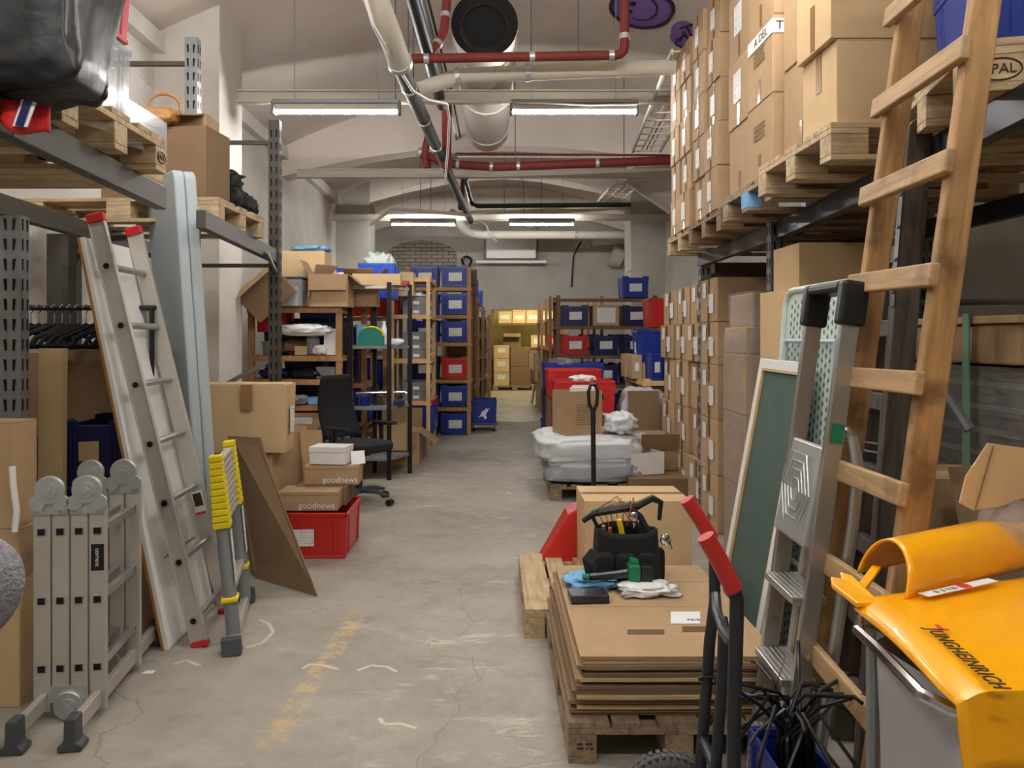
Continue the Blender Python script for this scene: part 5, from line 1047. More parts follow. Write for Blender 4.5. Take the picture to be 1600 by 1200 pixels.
# ================================================================ right pallet rack
r = empty('pallet_rack', loc=(1.9, 4.0, 0)); tag(r, 'dark grey pallet rack on the right carrying the stacked cartons', 'pallet rack'); O = V((1.9, 4.0, 0))
for (x, y, m, sl) in [(1.68, 4.56, 'steel', True), (1.745, 6.325, 'steel_s', True), (1.52, 2.0-1.2, 'steel', True)]:
    upright(r, x-O.x, y-O.y, 0, 2.18, m, sl=sl)
    yr = 4.53 if y == 4.56 else y
    upright(r, x+.86-O.x, yr-O.y, 0, 2.6, m, sl=True)
    for z in (.4, 1.2, 2.0): MB().bar(W(x, y, z), W(x+.86, y, z), .03, .03).build('frame_brace', M['steel'], r)
    MB().bar(W(x, y, 1.2), W(x+.86, y, 2.0), .025, .025).build('frame_brace', M['steel'], r)
pts = [(1.36, .8), (1.40, 2.0), (1.56, 3.17), (1.67, 4.53), (1.70, 6.36)]
for a, b in zip(pts, pts[1:]): beam(r, W(a[0]+.02, a[1], 2.12), W(b[0]+.02, b[1], 2.12), 'steel_b' if b[1] > 5 else 'steel_d')
beam(r, W(2.46, .8, 2.12), W(2.54, 6.36, 2.12), 'steel_d')
ZB = 2.171
pallet((1.98, 2.36, ZB), math.radians(-14), 'pallet on the right rack under the blue crates at the top right', 'pal')
for o_ in list(C.objects):
    if o_.name.startswith('pallet') and o_.get('label', '').startswith('pallet on the right rack under the blue'):
        stamp(o_, (-.515, -.4015, .058), (1, 0, 0), (0, 0, 1), 'EPAL', .04)
pallet((1.885, 3.32, ZB), 0, 'clean pallet on the right rack under the large plain cartons', 'pal')
pp = pallet((1.965, 4.16, ZB), 0, 'pallet with a blue block on the right rack under the tall cartons', 'pal_o')
MB().box(-.603, -.5265, -.052, .052, .02, .1).build('painted_block', M['cloth_b'], pp)
pallet((2.04, 5.25, ZB), 0, 'dark pallet on the right rack under the near labelled cartons', 'pal_d')
pallet((2.07, 6.06, ZB), 0, 'farthest pallet on the right rack under the labelled cartons', 'pal')
ZT2 = ZB+.1445
crate(.62, .44, .34, (1.80, 2.42, ZT2), 'blue crate on the right rack behind the wooden ladder top', rz=math.radians(-14), m='blue')
crate(.5, .4, .34, (2.3, 2.2, ZT2), 'blue crate at the top right corner of the rack', rz=math.radians(-14), m='blue')
crate(.62, .44, .34, (1.80, 2.42, ZT2+.33), 'blue crate stacked above the one behind the wooden ladder top', rz=math.radians(-14), m='blue')
# big plain cartons
carton(.42, .32, .33, (1.535, 3.12, ZT2), 'large plain carton on the clean pallet, lower front', m='card_l', tapes=(('L', 0, .25, .05, .16),))
carton(.50, .33, .36, (1.55, 3.12, ZT2+.332), 'large plain carton jutting out above the lower front one', m='card_l', tapes=(('L', 0, .1, .04, .18),))
carton(.48, .32, .36, (1.55, 3.12, ZT2+.695), 'large plain carton on top of the jutting one', m='card_l')
carton(.42, .32, .33, (1.99, 3.12, ZT2), 'plain carton right of the lower front one on the clean pallet', m='card_l')
for k, hh in enumerate((0, .46, .93)): carton(.44, .42, .45, (1.63, 3.51, ZT2+hh), 'tall plain carton behind the front column on the clean pallet, %s' % ['lower', 'middle', 'upper'][k], m='card', tapes=(('L', 0, .1, .03, .14),))
# tall printed cartons
for ci, (y, x, nmn) in enumerate([(3.965, 1.6, 'nearer'), (4.36, 1.62, 'farther')]):
    for k in range(4):
        o = carton(.44, .375, .385, (x+random.uniform(-.008, .008), y, ZT2+.387*k), 'printed tall carton, %s of the %s column on the blue-blocked pallet' % (['lowest', 'second', 'third', 'topmost'][k], nmn), m='card', tapes=(('L', .0, .06, .035, .12),), labels=((('L', .02, .22, .13, .17),) if (ci, k) in ((1, 1), (1, 2)) else ()))
        if k == 1 and ci == 0:
            sg = MB().box(-.2245, -.2225, -.189, .17, .29, .36).box(-.2245, -.1, -.1915, -.1895, .29, .36).build('sign_strip', M['whitep'], o); text_obj('A DEL', .06, M['ink'], sg, tframe((-.2255, -.03, .325), (0, -1, 0), (0, 0, 1)), sx=1.2); text_obj('TA', .06, M['ink'], sg, tframe((-.165, -.1925, .325), (1, 0, 0), (0, 0, 1)), sx=1.1)
        if k in (0, 1) and ci == 0: marks(4, .16, .09, M['card_d'], o, tframe((-.2232, 0, .24), (0, -1, 0), (0, 0, 1)), k)
# small labelled cartons, four columns of five
G2 = None
for ci, (y, x) in enumerate([(5.06, 1.645), (5.36, 1.64), (5.86, 1.67), (6.18, 1.67)]):
    for k in range(5 if ci < 3 else 5):
        carton(.4, .285, .282, (x+random.uniform(-.012, .012), y, ZT2+.284*k), 'labelled carton on the rack, %s row of the %s column of small boxes' % (['bottom', 'second', 'middle', 'fourth', 'top'][k], ['nearest', 'second', 'third', 'farthest'][ci]),
               rz=random.uniform(-.03, .03), m='card', tapes=(('L', 0, .22, .03, .12), ('L', 0, .03, .03, .06)), labels=(('L', .02, .14, .09, .13),), tm='tape_d')
carton(.4, .3, .45, (1.75, 6.55, ZT2+.95), 'darker carton peeking out beyond the farthest top column', m='card_d')
carton(.4, .3, .94, (1.78, 6.55, ZT2), 'tall dark carton behind the farthest column of small boxes', m='card_d')
# ================================================================ floor stack of labelled cartons
zt = [.0, .44, .86, 1.28, 1.61, 1.95]
cols = [(6.04, .46, 1.99, .58), (6.63, .47, 1.99, .48), (7.14, .47, 1.99, .48), (7.69, .5, 2.0, .5)]
for ci, (y, d, x, w_) in enumerate(cols):
    for k in range(5):
        h = zt[k+1]-zt[k]-.003; jx = random.uniform(-.035, .03)*(ci > 0)
        carton(w_, d, h, (x+jx, y, zt[k]+.001), 'labelled carton in the floor stack, %s tier of the %s column' % (['bottom', 'second', 'middle', 'fourth', 'top'][k], ['nearest', 'second', 'third', 'farthest'][ci]), rz=0 if ci == 0 else random.uniform(-.05, .05),
               m='card', tapes=(('L', 0, h*.82, .045, h*.34), ('L', 0, .06, .045, .11)), labels=(('L', -.08, h*.42, .12, .15), ('L', .11, h*.74, .09, .12)), tm='tape_d', wob=.003)
pallet((2.05, 7.1, -.0), PI/2, 'old pallet glimpsed under the floor stack', 'pal_o') if False else None
# things seen on the wall behind the stacks
o = MB().box(-.14, .14, -.02, .02, -.2, .2).build('meter_box', M['steel']); o.location = (2.0, 6.62, 2.08) ; C.objects.unlink(o)
carton(.5, .4, .16, (2.1, 6.6, 1.953), 'flat carton lying on the second column of the floor stack', m='card_d')
blob('plastic_bag', (2.5, 6.1, 1.96), (.3, .3, .1), 'cloth_b', 'bluish bag behind the top of the floor stack', 'bag', .3, 4, 3) if False else None
# film wrapped pile
r = empty('wrapped_pile', loc=(1.86, 5.2, 0)); tag(r, 'film wrapped pile of cartons between the floor stack and the rack post', 'wrapped pile')
for k, (z0, z1, s_) in enumerate([(0, .5, .44), (.502, .98, .46), (.982, 1.38, .46), (1.382, 1.56, .44), (1.562, 1.78, .36)]): MB().box(-s_/2, s_/2, -.24, .24, z0, z1).build('wrapped_carton', M['card'], r, bevel=.01)
MB().grid(lambda u, v: ((lambda a, q: (math.copysign(abs(math.cos(a))**.3, math.cos(a))*(.245*q)+.004*math.sin(30*v), math.copysign(abs(math.sin(a))**.3, math.sin(a))*.265, .02+1.77*v))(2*PI*u, 1.0 if v < .85 else .86)), 40, 30, wrap=True).build('stretch_film', M['film'], r, smooth=True)
# cartons under the rack behind the leaning tables
carton(.5, .4, .86, (1.76, 4.14, 0), 'tall carton on the floor behind the leaning mint table', m='card')
carton(.5, .4, .88, (1.76, 4.14, .861), 'upper tall carton behind the mint table, flush with its top', m='card_l', tapes=(('F', 0, .7, .05, .3),))
open_carton(.34, .36, .24, (1.75, 4.14, 1.742), 'pale carton standing on top of the tall cartons under the beam', m='card_l', flaps=(None, None, None, None), labels=())
o = MB().box(-.165, .165, -.175, .175, 0, .22).box(-.03, .03, -.179, -.1765, 0, .22).build('cardboard_stack', M['card_l']); C.objects.unlink(o)
# right bay goods
pallet((2.55, 3.3, 0), PI/2, 'pallet on the floor under the strapped bundle at the right', 'pal_o', L=1.6)
r = empty('wrapped_goods', loc=(2.45, 3.3, .146)); tag(r, 'block of grey goods wrapped in film under the strapped cartons', 'wrapped goods')
MB().box(-.55, .45, -.55, .55, 0, 1.22).build('goods', M['dgrey'], r, bevel=.02)
for k in range(13): MB().box(-.556, .456, -.556, .556, .08+.09*k, .1+.09*k).build('goods_layer', M['grey'], r)
MB().grid(lambda u, v: (math.copysign(abs(math.cos(2*PI*u))**.25, math.cos(2*PI*u))*.55-.05, math.copysign(abs(math.sin(2*PI*u))**.25, math.sin(2*PI*u))*.6, +.02+1.22*v), 40, 16, wrap=True).build('stretch_film', M['film'], r, smooth=True)
pallet((2.5, 3.3, 1.03), PI/2, 'thin pallet between the grey wrapped goods and strapped cartons', 'pal_o', L=1.1) if False else None
r = empty('strapped_bundle', loc=(2.45, 3.3, 1.395)); tag(r, 'flat brown cartons bound with pale green straps under the right rack', 'strapped bundle')
MB().box(-.6, .5, -.6, .6, 0, .15).build('carton_body', M['card'], r, bevel=.01); MB().box(-.62, .52, -.62, .62, .151, .18).build('lid', M['card_l'], r, bevel=.005)
for x in (-.28, .3): MB().box(x-.02, x+.02, -.635, .635, -.005, .0).box(x-.02, x+.02, -.635, -.63, 0, .19).box(x-.02, x+.02, -.635, .635, .185, .19).build('strap', M['strap'], r)
for y in (-.35, .3): MB().box(-.635, -.63, y-.02, y+.02, -.9, .19).build('strap', M['strap'], r)
o = MB().tube([P(1610, 470, 3.9), P(1390, 474, 4.4)], .018, 8).build('steel_tube', M['steel_s'], loc=P(1500, 470, 4)); tag(o, 'horizontal grey tube along the wall above the strapped cartons', 'tube')
o = MB().tube([P(1462, 590, 2.55), P(1515, 672, 2.45)], .018, 8).build('steel_tube', M['steel'], loc=P(1490, 640, 2.5)); tag(o, 'short slanting grey tube in front of the wrapped goods', 'tube')
carton(.5, .3, .26, (1.72, 2.9, .73), 'small carton seen through the dark ladder rungs', m='card_l'); carton(.52, .32, .725, (1.72, 2.9, 0), 'wrapped carton behind the lower rungs of the dark ladder', m='card')
# open carton with film and curled flap
open_carton(.62, .5, .82, (1.85, 2.28, 0), 'big open carton behind the orange-yellow lid', m='card', flaps=(None, 20, -70, None), fl=.25)
r = empty('curled_flap', loc=P(1550, 760, 1.9)); tag(r, 'pale torn cardboard flap curling over the big open carton', 'cardboard')
q = [(1545, 692), (1570, 696), (1600, 700), (1640, 706), (1640, 760), (1600, 778), (1560, 792), (1520, 797), (1500, 786), (1510, 745)]
base = P(1550, 760, 1.9); mb = MB().slab([P(a, b, 1.9)-base for a, b in q], .006); mb.build('flap', M['card_l'], r)
MB().tube([P(1552, 697, 1.895)-base, P(1524, 795, 1.895)-base], .002, 4).build('crease', M['card_d'], r)
blob('film_lump', (1.42, 1.86, .5), (.42, .3, .6), 'film', 'crumpled film hanging over the open carton by the curled flap', 'plastic film', .35, 2.5, 5, .7, .08)
blob('film_lump', (1.5, 2.25, .86-.12), (.3, .2, .18), 'filmc', 'small clear film lump left of the big open carton', 'plastic film', .4, 3, 6, .8, .08)
# ================================================================ leaning things on the right
# wooden ladder
A, B, T = V((.962, 2.02, 0)), V((.982, 2.45, 0)), V((1.27, 1.88, 2.32))
r = lean_empty('wooden_ladder', A, B, T, 'light brown wooden ladder with nailed rungs leaning on the right rack', 'ladder'); Wd = (B-A).length; L = 2.95
for x in (0, Wd): MB().bar((x, 0, 0), (x, 0, L), .036, .075, up=V((0, 1, 0))).build('stile', M['lad'], r, bevel=.006)
for k in range(9): MB().rbox((Wd/2, .051, .22+.29*k), (Wd+.09, .026, .062), (0, random.uniform(-.02, .02), 0)).build('rung', M['rung'], r, bevel=.005)
# dark old ladder
A, B, T = V((1.275, 2.62, 0)), V((1.30, 2.87, 0)), V((1.445, 2.62, 2.22))
r = lean_empty('old_ladder', A, B, T, 'dark weathered wooden ladder with iron straps behind the light brown one', 'ladder'); Wd = (B-A).length
MB().bar((0, 0, 0), (0, 0, 2.2), .05, .08, up=V((0, 1, 0))).lathe([(.04, -.025), (.04, .025)], 20, (0, 0, 2.2), 'x').build('stile', M['old'], r, bevel=.004)
MB().bar((Wd, 0, 0), (Wd, 0, 2.05), .05, .08, up=V((0, 1, 0))).build('stile', M['old'], r, bevel=.004)
for k in range(8): MB().box(.02, Wd-.02, -.02, .02, .2+.26*k, .26+.26*k).build('rung', M['old'], r, bevel=.004)
for z in (1.1, 1.85): MB().tube([(0, .03, z), (Wd, .03, z-.02)], .004, 5).tube([(0, .02, z+.03), (Wd, .02, z+.01)], .004, 5).build('tie_rod', M['steel'], r)
MB().box(-.03, .0, .041, .045, 1.6, 2.05).build('iron_strap', M['steel_d'], r)
for k in range(4): MB().blob((-.015, .047, 1.65+.11*k), (.014, .008, .014), 0, 1, 10, 6, 1, 0, False).build('bolt', M['steel'], r, smooth=True)
# blow-moulded table with lattice underside
A, B, T = V((1.30, 2.98, .0)), V((1.305, 3.72, .0)), V((1.425, 2.98, 1.71)); L = 1.72
r = lean_empty('moulded_table', A, B, T, 'pale mint moulded table with lattice underside and grey legs leaning', 'folding table'); Wd = (B-A).length
rr = .08; poly = []
for (cx_, cz_, a0) in ((rr, rr, PI), (Wd-rr, rr, 1.5*PI), (Wd-rr, L-rr, 0), (rr, L-rr, .5*PI)):
    for k in range(6): a = a0+.5*PI*k/5; poly.append((cx_+rr*math.cos(a), cz_+rr*math.sin(a)))
MB().prism(poly, -.03, .0).build('table_top', M['mint'], r, smooth=True)
mb = MB(); pts = [V((x*1.0, .008, z)) for x, z in poly]; mb.tube(pts, .014, 8, closed=True); mb.build('rim', M['mint'], r, smooth=True)
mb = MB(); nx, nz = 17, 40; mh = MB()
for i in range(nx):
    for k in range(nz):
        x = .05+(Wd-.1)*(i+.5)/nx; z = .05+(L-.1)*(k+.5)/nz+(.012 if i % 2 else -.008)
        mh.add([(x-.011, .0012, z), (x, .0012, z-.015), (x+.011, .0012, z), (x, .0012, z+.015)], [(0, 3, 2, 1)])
mh.build('lattice_shade', M['mint_shade'], r)  # flat darker diamonds: shade of the lattice hollows put into the colour
MB().tube([(.1, .03, L*.1), (.1, .03, L*.86), (Wd-.1, .03, L*.86), (Wd-.1, .03, L*.1)], .014, 8).build('leg_frame', M['tableg'], r, smooth=True)
MB().tube([(Wd*.5, .03, L*.86), (Wd*.5, .03, L*.5), (Wd*.35, .03, L*.45)], .014, 8).tube([(.1, .03, L*.3), (Wd-.1, .03, L*.3)], .012, 8).build('leg_brace', M['tableg'], r, smooth=True)
MB().tube([(Wd-.06, .05, .06), (Wd-.07, .05, .3), (Wd-.12, .045, .55)], .018, 8).build('folded_leg', M['steel_d'], r, smooth=True)
# chalkboard
A, B, T = V((1.10, 3.24, 0.0)), V((1.115, 3.86, 0.0)), V((1.345, 3.24, 1.385))
r = lean_empty('chalkboard', A, B, T, 'tall green chalkboard in a white frame leaning before the mint table', 'chalkboard'); Wd = (B-A).length; L = (T-A).length
f = .05
MB().box(f, Wd-f, -.008, .004, f, L-f).build('board', M['chalk'], r)
for (x0_, x1_, z0_, z1_) in ((0, f, 0, L), (Wd-f, Wd, 0, L), (f+.0005, Wd-f-.0005, 0, f), (f+.0005, Wd-f-.0005, L-f, L)): MB().box(x0_, x1_, -.014, .018, z0_, z1_).build('frame_bar', M['white'], r, bevel=.003)
MB().box(f, f+.008, .0041, .0165, f, L-f).box(Wd-f-.008, Wd-f, .0041, .0165, f, L-f).box(f+.008, Wd-f-.008, .0041, .0165, L-f-.008, L-f).build('inner_moulding', M['shelf_l'], r)
# step ladder
A, B, T = V((.897, 2.38, 0)), V((.905, 2.67, 0)), V((1.12, 2.38, 1.67)); L = (T-A).length
r = lean_empty('step_ladder', A, B, T, 'aluminium step ladder with black handle leaning over the mint table', 'ladder'); Wd = (B-A).length
for x in (0, Wd): MB().box(x-.012, x+.012, -.028, .028, 0, L-.1).build('stile', M['alu'], r, bevel=.004)
MB().box(-.024, .024, -.042, .042, L-.14, L).box(Wd-.024, Wd+.024, -.042, .042, L-.14, L).box(.02, Wd-.02, -.042, .042, L-.035, L).build('top_handle', M['black'], r, bevel=.012, seg=3)
for z in (.16, .42, .68): MB().rbox((Wd/2, -.0, z), (Wd-.03, .11, .025), (-.14, 0, 0)).build('step', M['alu'], r, bevel=.004)
for z in (.16, .42, .68):
    mb = MB()
    for k in range(6): mb.rbox((Wd/2, -.045+.017*k, z+.0135+(-.045+.017*k)*-.14), (Wd-.04, .003, .002), (-.14, 0, 0))
    mb.build('step_ribs', M['alum'], r)
MB().rbox((Wd/2, .02, 1.0), (Wd-.03, .03, .32), (.08, 0, 0)).build('platform', M['zinc'], r, bevel=.008)
mb = MB()
for k in range(4):
    s_ = .12-.028*k; mb.tube([(Wd/2-s_, .042-.0*s_, 1.0), (Wd/2-s_*.5, .042, 1.0+s_), (Wd/2+s_*.5, .042, 1.0+s_), (Wd/2+s_, .042, 1.0), (Wd/2+s_*.5, .042, 1.0-s_), (Wd/2-s_*.5, .042, 1.0-s_)], .003, 5, closed=True)
mb.build('platform_ribs', M['zinc'], r, smooth=True)
mb = MB().tube([(-.05, -.06, 0.0), (-.05, -.07, .95), (-.045, -.065, 1.12), (-.02, -.05, 1.2), (.02, -.045, 1.22)], .018, 10).build('rear_tube', M['alu'], r, smooth=True)
MB().tube([(Wd-.03, -.06, 0.0), (Wd-.03, -.07, 1.1)], .016, 10).build('rear_tube', M['alum'], r, smooth=True)
for x in (0, Wd): MB().lathe([(.012, 0), (.012, .008)], 12, (x-.022, 0, .52), 'x').build('rivet', M['chrome'], r)
MB().box(-.016, -.0145, -.02, .015, 1.18, 1.24).build('green_tape', M['green'], r)
MB().tube([(.02, .05, .5), (.0, .09, .3), (.03, .12, .18), (.1, .1, .2), (.12, .06, .36)], .0015, 4).build('wire', M['chrome'], r, smooth=True)
# ================================================================ foreground pallets
PM = pallet((.655, 3.235, 0), PI/2, 'grey worn pallet in the foreground under the flattened cartons', 'pal_o', L=1.08, W=.78)
marks(2, .06, .03, M['ink'], PM, tframe((-.5403, .33, .06), (0, -1, 0), (0, 0, 1)), 5)
pallet((.56, 4.3, 0), PI/2, 'pallet behind the flattened cartons, jutting out to the left', 'pal', L=.98, W=.8)
# flattened cartons, 16 layers
z = .1455; names = ['bottom', 'second', 'third', 'fourth', 'fifth', 'sixth', 'seventh', 'eighth', 'ninth', 'tenth', 'eleventh', 'twelfth', 'thirteenth', 'fourteenth', 'topmost']
for k in range(15):
    th = .0135; top = k == 14; jx = 0 if top else random.uniform(-.03, .018); jy = 0 if top else random.uniform(-.025, .03)
    ex = .03 if k < 4 else 0
    mb = MB(); x0_, x1_ = .31-ex*.7+jx, 1.02+jx; y0_, y1_ = 2.72+jy, 3.8+jy; zz = z; ph = random.uniform(0, 6); am = 0 if top else .0012
    mid = (y0_+y1_)/2
    def sh(u, v, o_=0): return (x0_+(x1_-x0_)*u, y0_+(y1_-y0_)*v, zz+o_+am*math.sin(5*u+ph)*(1-v))
    for (a, b) in ((0, .46), (.463, .76), (.763, 1)):
        n = 8; vs = []; 
        for o_ in (0, th*.42): vs += [sh(i/n, v_, o_) for v_ in (a, b) for i in range(n+1)]
        m_ = n+1; fs = []
        for i in range(n): fs += [(i+1, i, m_+i, m_+i+1), (2*m_+i, 2*m_+i+1, 3*m_+i+1, 3*m_+i), (i, i+1, 2*m_+i+1, 2*m_+i), (m_+i+1, m_+i, 3*m_+i, 3*m_+i+1)]
        fs += [(0, m_, 3*m_, 2*m_)[::-1], (n, m_+n, 3*m_+n, 2*m_+n)]
        mb.add(vs, fs)
        vs2 = [(p[0], p[1], p[2]+th*.52) for p in vs]; mb.add(vs2, fs)
    o = mb.build('flattened_carton', M['card' if top else random.choice(['card', 'card_d', 'card_in', 'card_l'])], loc=(.66, 3.25, zz), recalc=True); tag(o, 'flattened carton, %s layer of the pile on the foreground pallet' % names[k] if k != 14 else 'flattened carton on top of the foreground pile, with a white label', 'cardboard')
    z += .0148
ZS = z-.0148+.0135
o_top = o
def onq(name, px0, px1, py0, py1, m, par, e=.0008):
    def h(px, py): Y = 1200*(1.5-ZS)/(py-525); return V(((px-770)/1200*Y, Y, ZS))
    q = [h(px0, py1), h(px1, py1), h(px1, py0), h(px0, py0)]
    ob = MB().slab([p+V((0, 0, e)) for p in q], .0008).build(name, M[m], loc=q[0]); 
    if par: ob.parent = par; ob.location = q[0]-par.location
    return ob
onq('packing_tape', 980, 1038, 984, 991, 'tape_d', o_top); onq('packing_tape', 1066, 1104, 979, 987, 'tape_d', o_top)
lb = onq('paper_label', 1048, 1094, 956, 975, 'whitep', None); tag(lb, 'white paper note lying on the flattened cartons', 'paper')
marks(2, .05, .02, M['dgrey'], lb, tframe((.1, .04, .002), (1, 0, 0), (0, 1, 0)), 6)
# carton on the rear pallet
carton(.6, .44, .43, (.815, 4.52, .1455), 'big brown carton with taped lid on the rear foreground pallet', m='card_l', tapes=(('T', 0, 0, .6, .05),))
# pallet jack
r = empty('pallet_jack', loc=(.66, 5.0, 0)); tag(r, 'red pallet jack with black handle behind the big brown carton', 'pallet jack')
MB().slab([(-.4, -.1, .06), (.3, -.1, .06), (.3, -.1, .08), (.2, -.1, .38), (.15, -.1, .44), (-.15, -.1, .44), (-.2, -.1, .41)], .2).build('housing', M['red'], r, bevel=.012)
p_ = MB().box(-.16, -.04, -.3-.004+.2, -.3+.2, .33, .36).build('maker_plate', M['ink'], r); marks(1, .1, .018, M['whitep'], p_, tframe((-.1, -.1052, .345), (1, 0, 0), (0, 0, 1)), 7)
for s in (-.27, .27): MB().box(s-.075, s+.075, -1.15, -.12, .03, .085).build('fork', M['red'], r, bevel=.01)
mb = MB().tube([(0, .02, .4), (.0, .06, 1.02)], .016, 10); mb.build('handle_tube', M['black'], r, smooth=True)
MB().tube([(-.0, .06, 1.0), (-.025, .06, 1.05), (-.03, .06, 1.13), (-.015, .06, 1.18), (.015, .06, 1.18), (.03, .06, 1.13), (.025, .06, 1.05), (0, .06, 1.0)], .012, 8).build('grip_loop', M['black'], r, smooth=True)
for s in (-.06, .06): MB().lathe([(.08, 0), (.08, .05)], 20, (s-.025, .15, .08), 'x').build('steer_wheel', M['dgrey'], r, smooth=True)
# tool bag
r = empty('tool_bag', loc=(.62, 3.58, ZS+.001)); tag(r, 'black open tool bag standing on the flattened cartons', 'bag')
def bagw(u, v):
    a = 2*PI*u; q = 1-.12*v+.02*math.sin(9*a)*v; x = math.copysign(abs(math.cos(a))**.5, math.cos(a))*.155*q; y = math.copysign(abs(math.sin(a))**.5, math.sin(a))*.1*q
    return (x, y, .24*v*(1-.04*math.sin(3*a)))
MB().grid(bagw, 48, 8, wrap=True).box(-.13, .13, -.08, .08, 0, .01).build('bag_body', M['blackf'], r, solid=.008, smooth=True)
for i, (x, y, wd) in enumerate([(-.11, -.1, .08), (-.02, -.112, .09), (.08, -.1, .09), (.15, -.02, .05)]):
    MB().blob((x, y, .075), (wd, .05, .15), .05, 3, 20, 12, .4, i, False).build('pocket', M['blackf'], r, smooth=True)
MB().tube([(-.2, 0, .27), (-.15, -.01, .31), (-.05, -.02, .33), (.05, 0, .34), (.13, .03, .37), (.17, .03, .35), (.16, .02, .27)], [.012, .018, .02, .02, .018, .015, .01], 8).build('handle_bar', M['black'], r, smooth=True)
MB().tube([(.02, -.02, .33), (.06, -.04, .3), (.1, -.05, .22)], .016, 8).tube([(-.16, 0, .3), (-.13, .0, .24)], .01, 6).build('handle_strap', M['blackf'], r, smooth=True)
MB().slab([(-.19, -.1, .02), (-.15, -.13, .0), (-.17, -.12, .1), (-.13, -.1, .14), (-.17, -.06, .16), (-.21, -.08, .12)], .006).build('shoulder_strap', M['blackf'], r)
for i in range(6):
    a = i*1.1; MB().tube([(-.1+.02*i, -.02, .25), (-.14+.03*i, -.03+.02*math.sin(a), .33+.02*math.sin(a)), (-.04+.015*i, .0, .37+.015*math.cos(a)), (.02+.01*i, .02, .27)], .0022, 5).build('wire', M['redink' if i % 2 else 'black'], r, smooth=True)
def tool(label, mb, m, cat): o = mb.build(cat.replace(' ', '_'), M[m], smooth=True); o.location = (.62, 3.58, ZS); tag(o, label, cat); return o
tool('yellow handled screwdriver sticking out of the tool bag', MB().tube([(-.02, -.04, .2), (-.04, -.05, .29)], .013, 8).tube([(.0, -.03, .1), (-.02, -.04, .21)], .004, 6), 'yellow', 'screwdriver')
tool('ratchet with chrome head sticking out of the tool bag', MB().tube([(.04, -.03, .12), (.03, -.04, .28)], .008, 8).blob((.03, -.045, .3), (.04, .02, .05), 0, 1, 16, 10, .9, 0, False), 'chrome', 'ratchet')
tool('amber handled pliers in the left of the tool bag', MB().tube([(-.1, -.02, .15), (-.11, -.04, .26)], .009, 8).tube([(-.08, -.02, .15), (-.08, -.04, .25)], .009, 8), 'tan', 'pliers')
tool('bunch of steel keys and bits clipped to the right pocket', MB().blob((.17, -.06, .2), (.05, .03, .05), .5, 6, 16, 10, 1, 3, False).tube([(.16, -.06, .22), (.19, -.07, .19), (.2, -.07, .16)], .004, 5), 'chrome', 'keys')
# drill on cloths
r = empty('flat_case', loc=(.41, 3.3, ZS+.001), rz=.06); tag(r, 'flat black battery case beside the tool bag', 'case'); MB().box(-.082, .082, -.055, .055, 0, .035).build('case_body', M['steel_d'], r, bevel=.006)
blob('cloth', (.45, 3.5, ZS), (.22, .2, .045), 'cloth_b', 'light blue cloth under the black case', 'cloth', .4, 3, 5, .7, .08)
blob('cloth', (.68, 3.38, ZS), (.24, .14, .045), 'whitep', 'white crumpled cloth beside the green tool', 'cloth', .45, 3, 7, .7, .1)
r = empty('power_tool', loc=(.6, 3.43, ZS+.046)); tag(r, 'green and black power tool lying before the tool bag', 'power tool')
MB().tube([(-.17, -.03, .02), (-.05, -.01, .025), (.02, 0, .03)], [.016, .02, .024], 10).build('grip', M['steel_d'], r, smooth=True)
MB().box(.0, .055, -.04, .04, 0, .075).rbox((.03, 0, .08), (.04, .06, .03), (0, .3, 0)).build('motor_housing', M['green'], r, bevel=.01)
MB().box(.056, .11, -.035, .035, .0, .07).build('battery', M['black'], r, bevel=.008); MB().tube([(-.2, -.02, .02), (-.17, -.03, .02)], .014, 8).build('collar', M['green'], r)
# ================================================================ hand truck
r = empty('hand_truck', loc=(.6, 2.0, 0)); tag(r, 'dark steel hand truck with red handles in front of the pallet', 'hand truck'); O = V((.6, 2.0, 0))
def w3(px, py, Y): return P(px, py, Y)-O
na, nb = w3(1150, 925, 1.75), w3(1146, 1215, 1.75)
MB().tube([w3(1112, 850, 1.75), w3(1140, 900, 1.75), w3(1151, 935, 1.75), w3(1151, 960, 1.75), w3(1147, 1100, 1.75), V((.546-O.x, -.25, .12))], .0165, 12).build('frame_tube', M['steel_d'], r, smooth=True)
MB().tube([w3(1082, 795, 2.2), w3(1106, 835, 2.2), w3(1116, 865, 2.2), w3(1117, 940, 2.2), w3(1109, 1000, 2.2), V((.585-O.x, .2, .12))], .0165, 12).build('frame_tube', M['steel_d'], r, smooth=True)
MB().tube([w3(1118, 930, 2.1), w3(1120, 955, 2.05), w3(1130, 985, 1.95), w3(1140, 1000, 1.8), w3(1146, 1005, 1.76)], .014, 10).build('cross_tube', M['steel_d'], r, smooth=True)
MB().tube([w3(1128, 965, 2.0), w3(1131, 985, 1.98), w3(1129, 1050, 1.98), V((.565-O.x, .0, .15))], .015, 10).build('centre_tube', M['steel_d'], r, smooth=True)
MB().tube([V((-.03, -.25, .35)), V((-.0, .2, .35))], .014, 8).build('cross_tube', M['steel_d'], r, smooth=True)
MB().tube([w3(1102, 838, 1.75), w3(1120, 868, 1.75), w3(1147, 922, 1.75)], .021, 12).build('red_grip', M['red'], r, smooth=True)
MB().tube([w3(1073, 780, 2.2), w3(1090, 805, 2.2), w3(1112, 842, 2.2)], .021, 12).build('red_grip', M['red'], r, smooth=True)
MB().box(-.06, .12, -.26, .22, .02, .035).build('toe_plate', M['steel_d'], r, bevel=.004)
MB().tube([V((-.06, -.28, .14)), V((-.06, .34, .14))], .012, 8).build('axle', M['steel_s'], r)
